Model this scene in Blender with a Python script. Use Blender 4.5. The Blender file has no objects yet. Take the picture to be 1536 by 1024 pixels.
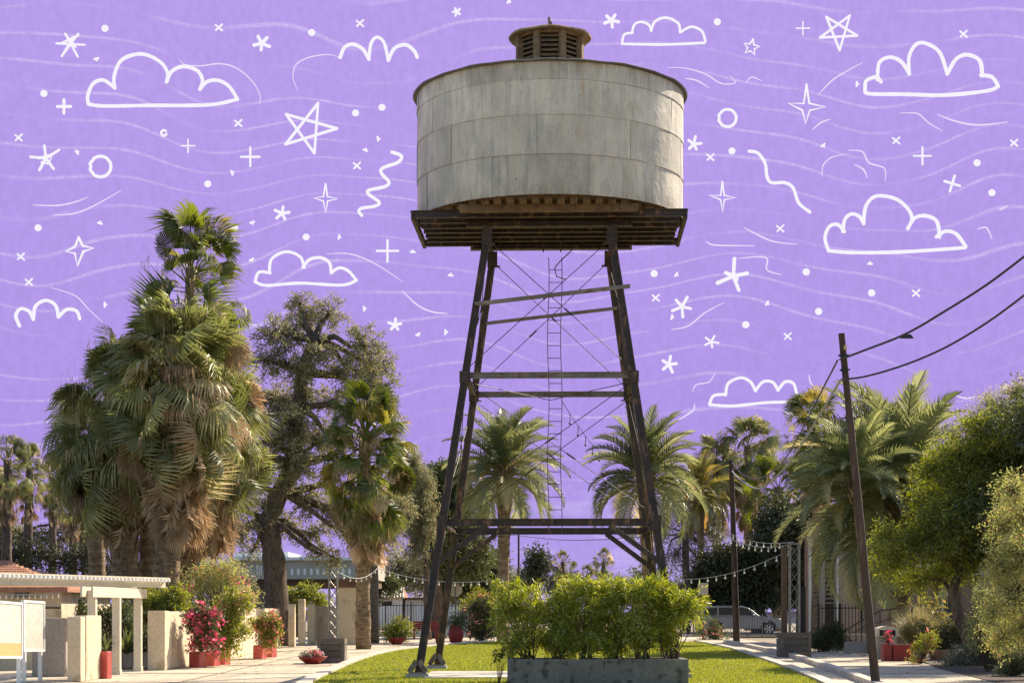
import bpy, math, random
import numpy as np
from mathutils import Vector
C = bpy.context.scene
R_ = math.radians
PI = math.pi
# ------------------------------------------------------------------ camera
FPX = 2800.0; EYE = 1.6; HX = 768.0; HY = 912.0
cam = bpy.data.cameras.new('camera'); camo = bpy.data.objects.new('camera', cam)
C.collection.objects.link(camo); C.camera = camo
camo.location = (0, 0, EYE); camo.rotation_euler = (R_(90), 0, 0)
cam.sensor_width = 36; cam.lens = 36 * FPX / 1536
cam.shift_y = (HY - 512) / 1536.0
cam.clip_start = 0.5; cam.clip_end = 5000
# ------------------------------------------------------------------ light
SUN_EL = 36.0; SUN_AZ = 43.0      # azimuth from +Y towards +X
w = bpy.data.worlds.new('World'); C.world = w; w.use_nodes = True
nt = w.node_tree; nt.nodes.clear()
sk = nt.nodes.new('ShaderNodeTexSky'); sk.sky_type = 'NISHITA'; sk.sun_disc = False
sk.sun_elevation = R_(SUN_EL); sk.sun_rotation = R_(SUN_AZ)
bg = nt.nodes.new('ShaderNodeBackground'); bg.inputs[1].default_value = 0.107
wo = nt.nodes.new('ShaderNodeOutputWorld')
nt.links.new(sk.outputs[0], bg.inputs[0]); nt.links.new(bg.outputs[0], wo.inputs[0])
sl = bpy.data.lights.new('sun', 'SUN'); sl.energy = 5.0; sl.angle = R_(0.5); sl.color = (1.0, 0.87, 0.68)
so = bpy.data.objects.new('sun', sl); C.collection.objects.link(so)
sd = Vector((math.sin(R_(SUN_AZ)) * math.cos(R_(SUN_EL)), math.cos(R_(SUN_AZ)) * math.cos(R_(SUN_EL)), math.sin(R_(SUN_EL))))
so.rotation_euler = sd.to_track_quat('Z', 'Y').to_euler()
so.location = (30, 20, 40)
C.view_settings.view_transform = 'Standard'; C.view_settings.look = 'None'; C.view_settings.gamma = 1
EXPO = 0.95
C.view_settings.exposure = EXPO
C.cycles.transparent_max_bounces = 16
C.cycles.max_bounces = 6

rnd = random.Random(7)
# ------------------------------------------------------------------ helpers
def P(px, py, d):
    return Vector(((px - HX) * d / FPX, d, EYE + (HY - py) * d / FPX))
def G(px, py):
    d = EYE * FPX / (py - HY)
    return Vector(((px - HX) * d / FPX, d, 0))
def DG(py): return EYE * FPX / (py - HY)
def XG(px, d): return (px - HX) * d / FPX

def tag(o, label=None, cat=None, group=None, kind=None):
    if label: o['label'] = label
    if cat: o['category'] = cat
    if group: o['group'] = group
    if kind: o['kind'] = kind
    return o
def thing(name, label, cat, loc, group=None):
    o = bpy.data.objects.new(name, None); C.collection.objects.link(o)
    o.location = loc; o.empty_display_size = 0.3
    return tag(o, label, cat, group)
def origin(o):
    v = Vector((0, 0, 0))
    while o is not None:
        v = v + Vector(o.location); o = o.parent
    return v
def children(o): return [c for c in bpy.data.objects if c.parent == o]
def copy_tree(o, parent=None):
    c = o.copy(); C.collection.objects.link(c); c.parent = parent
    for ch in children(o): copy_tree(ch, c)
    return c
def np_obj(name, V, F, mat, parent=None, smooth=False, loc=None):
    V = np.asarray(V, dtype=np.float64).reshape(-1, 3)
    F = np.asarray(F, dtype=np.int32)
    k = F.shape[1]
    o0 = origin(parent) if parent else (Vector(loc) if loc is not None else Vector((0, 0, 0)))
    V = V - np.array(o0)[None, :]
    me = bpy.data.meshes.new(name)
    me.vertices.add(len(V)); me.vertices.foreach_set('co', V.ravel().astype(np.float32))
    me.loops.add(F.size); me.loops.foreach_set('vertex_index', F.ravel())
    me.polygons.add(len(F))
    me.polygons.foreach_set('loop_start', np.arange(0, F.size, k, dtype=np.int32))
    me.polygons.foreach_set('use_smooth', np.full(len(F), smooth))
    me.update(calc_edges=True); me.validate()
    me.materials.append(mat)
    o = bpy.data.objects.new(name, me); C.collection.objects.link(o)
    if parent: o.parent = parent
    elif loc is not None: o.location = loc
    return o

class MB:
    def __init__(s): s.v = []; s.f = []
    def add(s, vs, fs):
        n = len(s.v); s.v.extend([tuple(v) for v in vs]); s.f.extend([tuple(i + n for i in f) for f in fs]); return s
    def box(s, x0, y0, z0, x1, y1, z1, rz=0, piv=None, top=1.0):
        cx, cy = (x0 + x1) / 2, (y0 + y1) / 2
        vs = []
        for z, k in ((z0, 1), (z1, top)):
            for x, y in ((x0, y0), (x1, y0), (x1, y1), (x0, y1)):
                vs.append([cx + (x - cx) * k, cy + (y - cy) * k, z])
        if rz:
            p = piv or (cx, cy); c, sn = math.cos(rz), math.sin(rz)
            for v in vs:
                dx, dy = v[0] - p[0], v[1] - p[1]
                v[0] = p[0] + dx * c - dy * sn; v[1] = p[1] + dx * sn + dy * c
        return s.add(vs, [(3, 2, 1, 0), (4, 5, 6, 7), (0, 1, 5, 4), (1, 2, 6, 5), (2, 3, 7, 6), (3, 0, 4, 7)])
    def bar(s, a, b, w, h, up=(0, 0, 1)):
        a = Vector(a); b = Vector(b); d = (b - a).normalized(); u = Vector(up)
        if abs(d.dot(u)) > 0.98: u = Vector((0, 1, 0))
        r = d.cross(u).normalized(); u = r.cross(d).normalized()
        vs = []
        for p in (a, b):
            for i, j in ((-1, -1), (1, -1), (1, 1), (-1, 1)):
                vs.append(p + r * (i * w / 2) + u * (j * h / 2))
        return s.add(vs, [(3, 2, 1, 0), (4, 5, 6, 7), (0, 1, 5, 4), (1, 2, 6, 5), (2, 3, 7, 6), (3, 0, 4, 7)])
    def ibeam(s, a, b, w, h, t=0.02, up=(0, 0, 1)):
        a = Vector(a); b = Vector(b); d = (b - a).normalized(); u = Vector(up)
        if abs(d.dot(u)) > 0.98: u = Vector((0, 1, 0))
        r = d.cross(u).normalized(); u = r.cross(d).normalized()
        o = u * (h / 2 - t / 2)
        s.bar(a + o, b + o, w, t, up); s.bar(a - o, b - o, w, t, up)
        return s.bar(a, b, t, h - 2 * t, up)
    def tube(s, pts, rad, n=6, cap=True):
        pts = [Vector(p) for p in pts]
        if not hasattr(rad, '__len__'): rad = [rad] * len(pts)
        base = len(s.v); prev = None
        for i, p in enumerate(pts):
            d = (pts[min(i + 1, len(pts) - 1)] - pts[max(i - 1, 0)]).normalized()
            if prev is None:
                u = Vector((0, 0, 1)) if abs(d.z) < 0.9 else Vector((1, 0, 0))
                r = d.cross(u).normalized()
            else:
                r = (prev - d * prev.dot(d)).normalized()
            prev = r; q = d.cross(r)
            for k in range(n):
                a = 2 * PI * k / n
                s.v.append(tuple(p + (r * math.cos(a) + q * math.sin(a)) * rad[i]))
        for i in range(len(pts) - 1):
            for k in range(n):
                a = base + i * n + k; b = base + i * n + (k + 1) % n
                s.f.append((a, b, b + n, a + n))
        if cap:
            s.f.append(tuple(base + k for k in reversed(range(n))))
            e = base + (len(pts) - 1) * n
            s.f.append(tuple(e + k for k in range(n)))
        return s
    def lathe(s, c, prof, n=32, a0=0, cap=True):
        base = len(s.v)
        for r, z in prof:
            for k in range(n):
                a = a0 + 2 * PI * k / n
                s.v.append((c[0] + r * math.cos(a), c[1] + r * math.sin(a), c[2] + z))
        for i in range(len(prof) - 1):
            for k in range(n):
                a = base + i * n + k; b = base + i * n + (k + 1) % n
                s.f.append((a, b, b + n, a + n))
        if cap:
            s.f.append(tuple(base + k for k in reversed(range(n))))
            e = base + (len(prof) - 1) * n
            s.f.append(tuple(e + k for k in range(n)))
        return s
    def prism(s, poly, y0, y1):          # poly of (x,z), extruded in y
        n = len(poly)
        vs = [(x, y0, z) for x, z in poly] + [(x, y1, z) for x, z in poly]
        fs = [tuple(range(n)), tuple(reversed(range(n, 2 * n)))]
        for i in range(n):
            j = (i + 1) % n; fs.append((i, i + n, j + n, j))
        return s.add(vs, fs)
    def slab(s, poly, z0, z1):           # poly of (x,y)
        n = len(poly)
        vs = [(x, y, z0) for x, y in poly] + [(x, y, z1) for x, y in poly]
        fs = [tuple(reversed(range(n))), tuple(range(n, 2 * n))]
        for i in range(n):
            j = (i + 1) % n; fs.append((i, j, j + n, i + n))
        return s.add(vs, fs)
    def ball(s, c, r, nu=10, nv=6, sq=(1, 1, 1)):
        prof = [(max(1e-3, math.sin(PI * i / nv)) * r, -math.cos(PI * i / nv) * r) for i in range(nv + 1)]
        base = len(s.v)
        for rr, z in prof:
            for k in range(nu):
                a = 2 * PI * k / nu
                s.v.append((c[0] + rr * math.cos(a) * sq[0], c[1] + rr * math.sin(a) * sq[1], c[2] + z * sq[2]))
        for i in range(nv):
            for k in range(nu):
                a = base + i * nu + k; b = base + i * nu + (k + 1) % nu
                s.f.append((a, b, b + nu, a + nu))
        return s
    def build(s, name, mat, parent=None, smooth=False, loc=None, bevel=0):
        o0 = origin(parent) if parent else (Vector(loc) if loc is not None else Vector((0, 0, 0)))
        me = bpy.data.meshes.new(name)
        me.from_pydata([tuple(Vector(v) - o0) for v in s.v], [], s.f); me.update()
        me.materials.append(mat)
        if smooth: me.polygons.foreach_set('use_smooth', [True] * len(me.polygons))
        o = bpy.data.objects.new(name, me); C.collection.objects.link(o)
        if parent: o.parent = parent
        elif loc is not None: o.location = loc
        if bevel:
            b = o.modifiers.new('bevel', 'BEVEL'); b.width = bevel; b.segments = 2; b.limit_method = 'ANGLE'
        return o

# ------------------------------------------------------------------ materials
def newmat(name):
    m = bpy.data.materials.new(name); m.use_nodes = True
    m.node_tree.nodes.clear(); return m, m.node_tree.nodes, m.node_tree.links
def col(c): return (c[0], c[1], c[2], 1)
def pm(name, c1, c2, scale=3.0, rough=0.8, bump=0.3, metal=0.0, stretch=(1, 1, 1), fine=40, c3=None, spot=0.62, bd=0.02, island=0.0):
    m, N, L = newmat(name)
    out = N.new('ShaderNodeOutputMaterial'); b = N.new('ShaderNodeBsdfPrincipled')
    L.new(b.outputs[0], out.inputs[0]); b.inputs['Roughness'].default_value = rough; b.inputs['Metallic'].default_value = metal
    tc = N.new('ShaderNodeTexCoord'); mp = N.new('ShaderNodeMapping'); mp.inputs['Scale'].default_value = stretch
    L.new(tc.outputs['Object'], mp.inputs[0])
    n1 = N.new('ShaderNodeTexNoise'); n1.inputs['Scale'].default_value = scale; n1.inputs['Detail'].default_value = 8; n1.inputs['Roughness'].default_value = 0.65
    L.new(mp.outputs[0], n1.inputs['Vector'])
    rp = N.new('ShaderNodeValToRGB'); rp.color_ramp.elements[0].position = 0.3; rp.color_ramp.elements[1].position = 0.7
    rp.color_ramp.elements[0].color = col(c1); rp.color_ramp.elements[1].color = col(c2)
    L.new(n1.outputs[0], rp.inputs[0])
    n2 = N.new('ShaderNodeTexNoise'); n2.inputs['Scale'].default_value = fine; n2.inputs['Detail'].default_value = 5
    L.new(mp.outputs[0], n2.inputs['Vector'])
    mx = N.new('ShaderNodeMixRGB'); mx.blend_type = 'OVERLAY'; mx.inputs[0].default_value = 0.35
    L.new(rp.outputs[0], mx.inputs[1]); L.new(n2.outputs[0], mx.inputs[2])
    last = mx.outputs[0]
    if c3 is not None:
        n3 = N.new('ShaderNodeTexNoise'); n3.inputs['Scale'].default_value = scale * 2.3; n3.inputs['Detail'].default_value = 6
        L.new(mp.outputs[0], n3.inputs['Vector'])
        r3 = N.new('ShaderNodeValToRGB'); r3.color_ramp.elements[0].position = spot; r3.color_ramp.elements[1].position = min(1, spot + 0.12)
        L.new(n3.outputs[0], r3.inputs[0])
        m3 = N.new('ShaderNodeMixRGB'); L.new(r3.outputs[0], m3.inputs[0]); L.new(last, m3.inputs[1]); m3.inputs[2].default_value = col(c3)
        last = m3.outputs[0]
    if island:
        g = N.new('ShaderNodeNewGeometry'); mr = N.new('ShaderNodeMapRange')
        mr.inputs['To Min'].default_value = 1 - island; mr.inputs['To Max'].default_value = 1 + island
        L.new(g.outputs['Random Per Island'], mr.inputs[0])
        mm = N.new('ShaderNodeMixRGB'); mm.blend_type = 'MULTIPLY'; mm.inputs[0].default_value = 1
        L.new(last, mm.inputs[1]); L.new(mr.outputs[0], mm.inputs[2]); last = mm.outputs[0]
    L.new(last, b.inputs['Base Color'])
    if bump:
        bp = N.new('ShaderNodeBump'); bp.inputs['Strength'].default_value = bump; bp.inputs['Distance'].default_value = bd
        L.new(n2.outputs[0], bp.inputs['Height']); L.new(bp.outputs[0], b.inputs['Normal'])
    return m
def leafmat(name, c1, c2, c3=None, trans=0.4, rough=0.5, gloss=0.06):
    m, N, L = newmat(name)
    out = N.new('ShaderNodeOutputMaterial')
    g = N.new('ShaderNodeNewGeometry'); rp = N.new('ShaderNodeValToRGB'); e = rp.color_ramp.elements
    e[0].position = 0.0; e[0].color = col(c1); e[1].position = 1.0; e[1].color = col(c2)
    if c3 is not None:
        e[1].position = 0.86; x = e.new(0.97); x.color = col(c3)
    L.new(g.outputs['Random Per Island'], rp.inputs[0])
    d = N.new('ShaderNodeBsdfDiffuse'); t = N.new('ShaderNodeBsdfTranslucent'); gl = N.new('ShaderNodeBsdfGlossy'); gl.inputs['Roughness'].default_value = rough
    gl.inputs[0].default_value = (0.9, 0.9, 0.85, 1)
    L.new(rp.outputs[0], d.inputs[0])
    hs = N.new('ShaderNodeHueSaturation'); hs.inputs['Hue'].default_value = 0.485; hs.inputs['Saturation'].default_value = 1.1; hs.inputs['Value'].default_value = 1.7
    L.new(rp.outputs[0], hs.inputs['Color']); L.new(hs.outputs[0], t.inputs[0])
    m1 = N.new('ShaderNodeMixShader'); m1.inputs[0].default_value = trans; L.new(d.outputs[0], m1.inputs[1]); L.new(t.outputs[0], m1.inputs[2])
    m2 = N.new('ShaderNodeMixShader'); m2.inputs[0].default_value = gloss; L.new(m1.outputs[0], m2.inputs[1]); L.new(gl.outputs[0], m2.inputs[2])
    L.new(m2.outputs[0], out.inputs[0])
    return m
def plain(name, c, rough=0.5, metal=0.0):
    m, N, L = newmat(name)
    out = N.new('ShaderNodeOutputMaterial'); b = N.new('ShaderNodeBsdfPrincipled'); L.new(b.outputs[0], out.inputs[0])
    n1 = N.new('ShaderNodeTexNoise'); n1.inputs['Scale'].default_value = 6; n1.inputs['Detail'].default_value = 5
    mx = N.new('ShaderNodeMixRGB'); mx.blend_type = 'OVERLAY'; mx.inputs[0].default_value = 0.2; mx.inputs[1].default_value = col(c); L.new(n1.outputs[0], mx.inputs[2])
    L.new(mx.outputs[0], b.inputs['Base Color']); b.inputs['Roughness'].default_value = rough; b.inputs['Metallic'].default_value = metal
    return m
def emit(name, c, s=1.0):
    m, N, L = newmat(name)
    out = N.new('ShaderNodeOutputMaterial'); e = N.new('ShaderNodeEmission'); e.inputs[0].default_value = col(c); e.inputs[1].default_value = s
    L.new(e.outputs[0], out.inputs[0]); return m
M = {}
M['galv'] = None
M['concrete'] = pm('concrete', (0.30, 0.27, 0.22), (0.42, 0.38, 0.31), 1.2, 0.9, 0.3, fine=18, c3=(0.24, 0.21, 0.17), spot=0.6)
M['sidewalk'] = pm('pavement_concrete', (0.40, 0.33, 0.235), (0.60, 0.51, 0.38), 0.35, 0.9, 0.25, fine=3, c3=(0.30, 0.24, 0.17), spot=0.56)
M['kerb'] = pm('kerb_concrete', (0.45, 0.40, 0.33), (0.60, 0.54, 0.45), 0.8, 0.9, 0.2, fine=5, c3=(0.30, 0.26, 0.2), spot=0.58)
M['planter_grey'] = pm('grey_planter_concrete', (0.12, 0.11, 0.09), (0.21, 0.19, 0.155), 2.2, 0.85, 0.3, fine=15, c3=(0.07, 0.06, 0.05), spot=0.54)
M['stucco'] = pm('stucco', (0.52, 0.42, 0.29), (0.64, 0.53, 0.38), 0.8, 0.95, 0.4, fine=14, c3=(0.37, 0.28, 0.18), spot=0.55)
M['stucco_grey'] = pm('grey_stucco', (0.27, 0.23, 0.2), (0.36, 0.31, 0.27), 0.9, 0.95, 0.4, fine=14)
M['stucco_pale'] = pm('pale_stucco', (0.36, 0.30, 0.23), (0.44, 0.37, 0.29), 0.5, 0.95, 0.3, fine=10)
M['cream'] = pm('cream_painted_wood', (0.58, 0.50, 0.37), (0.68, 0.60, 0.46), 2, 0.6, 0.15, fine=20)
M['white_paint'] = pm('white_paint', (0.70, 0.69, 0.66), (0.80, 0.79, 0.76), 2, 0.6, 0.1, fine=20)
M['board'] = pm('board_face', (0.52, 0.50, 0.44), (0.60, 0.57, 0.50), 1.5, 0.6, 0.05, fine=8)
M['tan_panel'] = plain('tan_print', (0.50, 0.36, 0.15), 0.6)
M['tile'] = pm('clay_roof_tile', (0.28, 0.12, 0.07), (0.42, 0.20, 0.12), 5, 0.9, 0.3, fine=20)
M['tile_pale'] = pm('pale_roof_tile', (0.55, 0.50, 0.42), (0.68, 0.62, 0.52), 5, 0.9, 0.3, fine=20)
M['rust'] = pm('rusted_dark_steel', (0.026, 0.019, 0.016), (0.065, 0.04, 0.028), 2.5, 0.6, 0.5, 0.25, (1, 1, 0.4), 20, c3=(0.19, 0.10, 0.055), spot=0.56)
M['rust_light'] = pm('worn_angle_iron', (0.12, 0.10, 0.085), (0.24, 0.20, 0.16), 3, 0.6, 0.4, 0.2, (0.5, 1, 1), 20, c3=(0.14, 0.07, 0.035), spot=0.55)
M['deckwood'] = pm('old_deck_timber', (0.07, 0.04, 0.022), (0.20, 0.125, 0.065), 4, 0.9, 0.5, fine=25, c3=(0.04, 0.028, 0.02), island=0.25)
M['cupolawood'] = pm('weathered_louvre_timber', (0.15, 0.09, 0.045), (0.30, 0.20, 0.11), 6, 0.85, 0.4, fine=30, c3=(0.24, 0.16, 0.09), spot=0.62)
M['cupolaroof'] = pm('cupola_sheet_metal', (0.30, 0.22, 0.11), (0.42, 0.33, 0.18), 3, 0.65, 0.2, 0.1, fine=20, c3=(0.30, 0.14, 0.05), spot=0.52)
M['roofmetal'] = pm('tank_roof_metal', (0.08, 0.075, 0.065), (0.15, 0.14, 0.12), 2, 0.5, 0.3, 0.5, fine=18, c3=(0.12, 0.08, 0.05))
M['black_iron'] = pm('black_iron', (0.012, 0.012, 0.012), (0.025, 0.024, 0.023), 8, 0.5, 0.1, 0.4)
M['grey_iron'] = pm('grey_iron', (0.10, 0.10, 0.10), (0.18, 0.18, 0.17), 8, 0.5, 0.1, 0.6)
M['truss'] = pm('galvanised_truss', (0.16, 0.14, 0.12), (0.32, 0.29, 0.25), 6, 0.45, 0.1, 0.5)
M['polewood'] = pm('utility_pole_timber', (0.026, 0.017, 0.012), (0.075, 0.045, 0.03), 6, 0.85, 0.6, 0, (1, 1, 0.08), 30, c3=(0.12, 0.075, 0.05), spot=0.58)
M['crate'] = pm('weathered_crate_timber', (0.10, 0.085, 0.07), (0.20, 0.16, 0.125), 4, 0.9, 0.4, 0, (0.3, 0.3, 1), 20, c3=(0.06, 0.05, 0.04), island=0.3)
M['cable'] = plain('black_cable', (0.02, 0.02, 0.022), 0.5)
M['cable_pale'] = plain('pale_cable', (0.35, 0.35, 0.36), 0.5)
M['bulb'] = plain('bulb_glass', (0.9, 0.86, 0.75), 0.2)
M['red'] = pm('red_planter_glaze', (0.46, 0.07, 0.06), (0.60, 0.13, 0.11), 2, 0.5, 0.15, fine=12)
M['red_dark'] = pm('dark_red_paint', (0.20, 0.014, 0.012), (0.30, 0.025, 0.02), 2, 0.5, 0.15, fine=12)
M['terracotta'] = pm('terracotta', (0.22, 0.11, 0.07), (0.32, 0.17, 0.11), 4, 0.9, 0.2)
M['soil'] = pm('soil', (0.05, 0.035, 0.025), (0.10, 0.07, 0.05), 8, 1, 0.5)
M['bark'] = pm('tree_bark', (0.065, 0.045, 0.032), (0.17, 0.12, 0.085), 5, 0.95, 1.0, 0, (1, 1, 0.25), 18, c3=(0.035, 0.025, 0.02), spot=0.55, bd=0.08)
M['palmbark'] = pm('palm_bark', (0.17, 0.115, 0.065), (0.38, 0.27, 0.16), 4, 0.95, 1.0, 0, (0.5, 0.5, 2.5), 14, c3=(0.06, 0.04, 0.028), spot=0.55, bd=0.08, island=0.3)
M['palmgrey'] = pm('grey_palm_bark', (0.12, 0.09, 0.065), (0.22, 0.17, 0.125), 3, 0.95, 0.8, 0, (0.5, 0.5, 4), 14, c3=(0.08, 0.06, 0.045), bd=0.05)
M['fan'] = leafmat('fan_palm_leaf', (0.04, 0.062, 0.008), (0.18, 0.22, 0.034), (0.32, 0.27, 0.06), 0.42, 0.45, 0.05)
M['fan_grey'] = leafmat('dusty_fan_palm_leaf', (0.055, 0.075, 0.018), (0.30, 0.32, 0.11), (0.48, 0.42, 0.24), 0.42, 0.5, 0.055)
M['dead'] = leafmat('dead_palm_leaf', (0.20, 0.135, 0.075), (0.46, 0.34, 0.20), (0.58, 0.46, 0.30), 0.3, 0.6, 0.03)
M['date'] = leafmat('date_palm_leaflet', (0.075, 0.095, 0.035), (0.26, 0.28, 0.12), (0.38, 0.34, 0.17), 0.40, 0.45, 0.055)
M['date_gold'] = leafmat('golden_palm_leaflet', (0.10, 0.10, 0.03), (0.22, 0.20, 0.05), (0.40, 0.27, 0.06), 0.4, 0.4, 0.08)
M['olive'] = leafmat('grey_green_leaf', (0.12, 0.125, 0.055), (0.28, 0.275, 0.14), (0.38, 0.30, 0.15), 0.42, 0.5, 0.05)
M['mid'] = leafmat('mid_green_leaf', (0.045, 0.06, 0.02), (0.11, 0.135, 0.04), None, 0.32)
M['darkleaf'] = leafmat('dark_green_leaf', (0.03, 0.036, 0.012), (0.07, 0.078, 0.025), None, 0.22, 0.5, 0.05)
M['acacia'] = leafmat('feathery_green_leaf', (0.035, 0.055, 0.007), (0.21, 0.25, 0.022), (0.36, 0.36, 0.05), 0.5)
M['desert'] = leafmat('yellow_olive_leaf', (0.18, 0.20, 0.055), (0.40, 0.42, 0.14), (0.42, 0.22, 0.12), 0.5)
M['bamboo'] = leafmat('bright_narrow_leaf', (0.085, 0.12, 0.010), (0.30, 0.34, 0.03), (0.50, 0.48, 0.15), 0.5, 0.4, 0.06)
M['yellowleaf'] = leafmat('yellow_green_leaf', (0.14, 0.17, 0.02), (0.28, 0.29, 0.04), None, 0.45)
M['wispy'] = leafmat('pale_wispy_leaf', (0.13, 0.14, 0.10), (0.24, 0.24, 0.16), (0.32, 0.28, 0.18), 0.35)
M['pink'] = leafmat('pink_bract', (0.62, 0.05, 0.12), (0.85, 0.16, 0.24), (0.9, 0.4, 0.42), 0.45)
M['peach'] = leafmat('peach_bract', (0.62, 0.22, 0.14), (0.72, 0.40, 0.28), (0.6, 0.1, 0.12), 0.35)
M['petal'] = leafmat('white_petal', (0.6, 0.55, 0.48), (0.75, 0.7, 0.62), None, 0.3)
M['grassblade'] = leafmat('lawn_blade', (0.16, 0.20, 0.028), (0.29, 0.315, 0.05), (0.36, 0.31, 0.09), 0.4, 0.5, 0.03)
M['strawgrass'] = leafmat('straw_grass_blade', (0.22, 0.20, 0.08), (0.40, 0.35, 0.18), None, 0.35)
M['lawn'] = pm('lawn_turf', (0.16, 0.20, 0.028), (0.29, 0.315, 0.05), 0.5, 0.95, 0.8, fine=30, c3=(0.34, 0.28, 0.11), spot=0.56, bd=0.05)
M['asphalt'] = pm('asphalt', (0.045, 0.045, 0.045), (0.075, 0.072, 0.07), 0.8, 0.9, 0.3, fine=30)
M['dirt'] = pm('dry_ground', (0.20, 0.16, 0.11), (0.32, 0.26, 0.18), 0.3, 1, 0.4, fine=6)
M['glass'] = plain('dark_glass', (0.012, 0.013, 0.015), 0.35)
M['silver'] = plain('silver_car_paint', (0.24, 0.25, 0.27), 0.3, 0.4)
M['tyre'] = plain('tyre_rubber', (0.015, 0.015, 0.015), 0.8)
M['rim'] = plain('alloy', (0.5, 0.5, 0.5), 0.3, 0.8)
M['brownwood'] = pm('dark_brown_boards', (0.10, 0.055, 0.035), (0.17, 0.10, 0.06), 3, 0.8, 0.2)
M['pink_wall'] = pm('dusty_pink_wall', (0.26, 0.18, 0.14), (0.33, 0.23, 0.18), 1, 0.9, 0.2)
M['fascia'] = pm('grey_fascia', (0.36, 0.33, 0.27), (0.44, 0.41, 0.34), 1, 0.8, 0.1)

# galvanised tank sheets
def galv():
    m, N, L = newmat('galvanised_sheet')
    out = N.new('ShaderNodeOutputMaterial'); b = N.new('ShaderNodeBsdfPrincipled'); L.new(b.outputs[0], out.inputs[0])
    tc = N.new('ShaderNodeTexCoord')
    def noise(sc, st, det=8):
        mp = N.new('ShaderNodeMapping'); mp.inputs['Scale'].default_value = st; L.new(tc.outputs['Object'], mp.inputs[0])
        n = N.new('ShaderNodeTexNoise'); n.inputs['Scale'].default_value = sc; n.inputs['Detail'].default_value = det; n.inputs['Roughness'].default_value = 0.7
        L.new(mp.outputs[0], n.inputs['Vector']); return n.outputs[0]
    def ramp(s, p0, c0, p1, c1):
        r = N.new('ShaderNodeValToRGB'); e = r.color_ramp.elements; e[0].position = p0; e[0].color = col(c0); e[1].position = p1; e[1].color = col(c1)
        L.new(s, r.inputs[0]); return r.outputs[0]
    base = ramp(noise(0.7, (1, 1, 0.6)), 0.38, (0.37, 0.345, 0.29), 0.64, (0.70, 0.64, 0.52))
    streak = ramp(noise(3.2, (1.6, 1.6, 0.12)), 0.42, (0, 0, 0), 0.72, (1, 1, 1))
    m1 = N.new('ShaderNodeMixRGB'); L.new(base, m1.inputs[1]); m1.inputs[2].default_value = (0.52, 0.46, 0.35, 1); L.new(streak, m1.inputs[0])
    s2 = ramp(noise(5, (1.2, 1.2, 0.18)), 0.48, (0, 0, 0), 0.72, (0.7, 0.7, 0.7))
    m2 = N.new('ShaderNodeMixRGB'); L.new(m1.outputs[0], m2.inputs[1]); m2.inputs[2].default_value = (0.22, 0.23, 0.225, 1); L.new(s2, m2.inputs[0])
    s3 = ramp(noise(2.1, (1, 1, 0.5)), 0.58, (0, 0, 0), 0.72, (0.7, 0.7, 0.7))
    m3 = N.new('ShaderNodeMixRGB'); L.new(m2.outputs[0], m3.inputs[1]); m3.inputs[2].default_value = (0.42, 0.33, 0.19, 1); L.new(s3, m3.inputs[0])
    g = N.new('ShaderNodeNewGeometry'); mr = N.new('ShaderNodeMapRange'); mr.inputs['To Min'].default_value = 0.84; mr.inputs['To Max'].default_value = 1.12
    L.new(g.outputs['Random Per Island'], mr.inputs[0])
    m4 = N.new('ShaderNodeMixRGB'); m4.blend_type = 'MULTIPLY'; m4.inputs[0].default_value = 1; L.new(m3.outputs[0], m4.inputs[1]); L.new(mr.outputs[0], m4.inputs[2])
    fine = noise(26, (1, 1, 1), 4)
    # small dark pits and pale scratches
    pit = ramp(noise(9, (1, 1, 1), 2), 0.72, (0, 0, 0), 0.76, (0.8, 0.8, 0.8))
    mp_ = N.new('ShaderNodeMixRGB'); L.new(m4.outputs[0], mp_.inputs[1]); mp_.inputs[2].default_value = (0.10, 0.075, 0.05, 1); L.new(pit, mp_.inputs[0])
    scr = ramp(noise(4, (3.5, 3.5, 0.08), 6), 0.6, (0, 0, 0), 0.68, (0.5, 0.5, 0.5))
    rst = ramp(noise(5.5, (1.6, 1.6, 0.1), 5), 0.6, (0, 0, 0), 0.7, (0.6, 0.6, 0.6)); mr_ = N.new('ShaderNodeMixRGB'); L.new(mp_.outputs[0], mr_.inputs[1]); mr_.inputs[2].default_value = (0.36, 0.25, 0.13, 1); L.new(rst, mr_.inputs[0])
    # grime band along the lower edge and under the rim, broken up by noise
    sz_ = N.new('ShaderNodeSeparateXYZ'); L.new(tc.outputs['Object'], sz_.inputs[0])
    def band(a, b):
        q = N.new('ShaderNodeMapRange'); q.inputs[1].default_value = a; q.inputs[2].default_value = b; L.new(sz_.outputs[2], q.inputs[0])
        k = N.new('ShaderNodeMath'); k.operation = 'MULTIPLY'; L.new(q.outputs[0], k.inputs[0]); L.new(ramp(noise(2.6, (1.5, 1.5, 0.5), 6), 0.42, (0, 0, 0), 0.62, (0.75, 0.75, 0.75)), k.inputs[1]); return k.outputs[0]
    for a_, b_ in ((11.35, 10.95), (13.55, 13.95)):
        mq = N.new('ShaderNodeMixRGB'); L.new(mr_.outputs[0], mq.inputs[1]); mq.inputs[2].default_value = (0.22, 0.17, 0.11, 1); L.new(band(a_, b_), mq.inputs[0]); mr_ = mq
    mp_ = mr_
    ms_ = N.new('ShaderNodeMixRGB'); L.new(mp_.outputs[0], ms_.inputs[1]); ms_.inputs[2].default_value = (0.66, 0.63, 0.55, 1); L.new(scr, ms_.inputs[0])
    m4 = ms_
    m5 = N.new('ShaderNodeMixRGB'); m5.blend_type = 'OVERLAY'; m5.inputs[0].default_value = 0.3; L.new(m4.outputs[0], m5.inputs[1]); L.new(fine, m5.inputs[2])
    L.new(m5.outputs[0], b.inputs['Base Color']); b.inputs['Roughness'].default_value = 0.62; b.inputs['Metallic'].default_value = 0.0
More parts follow.
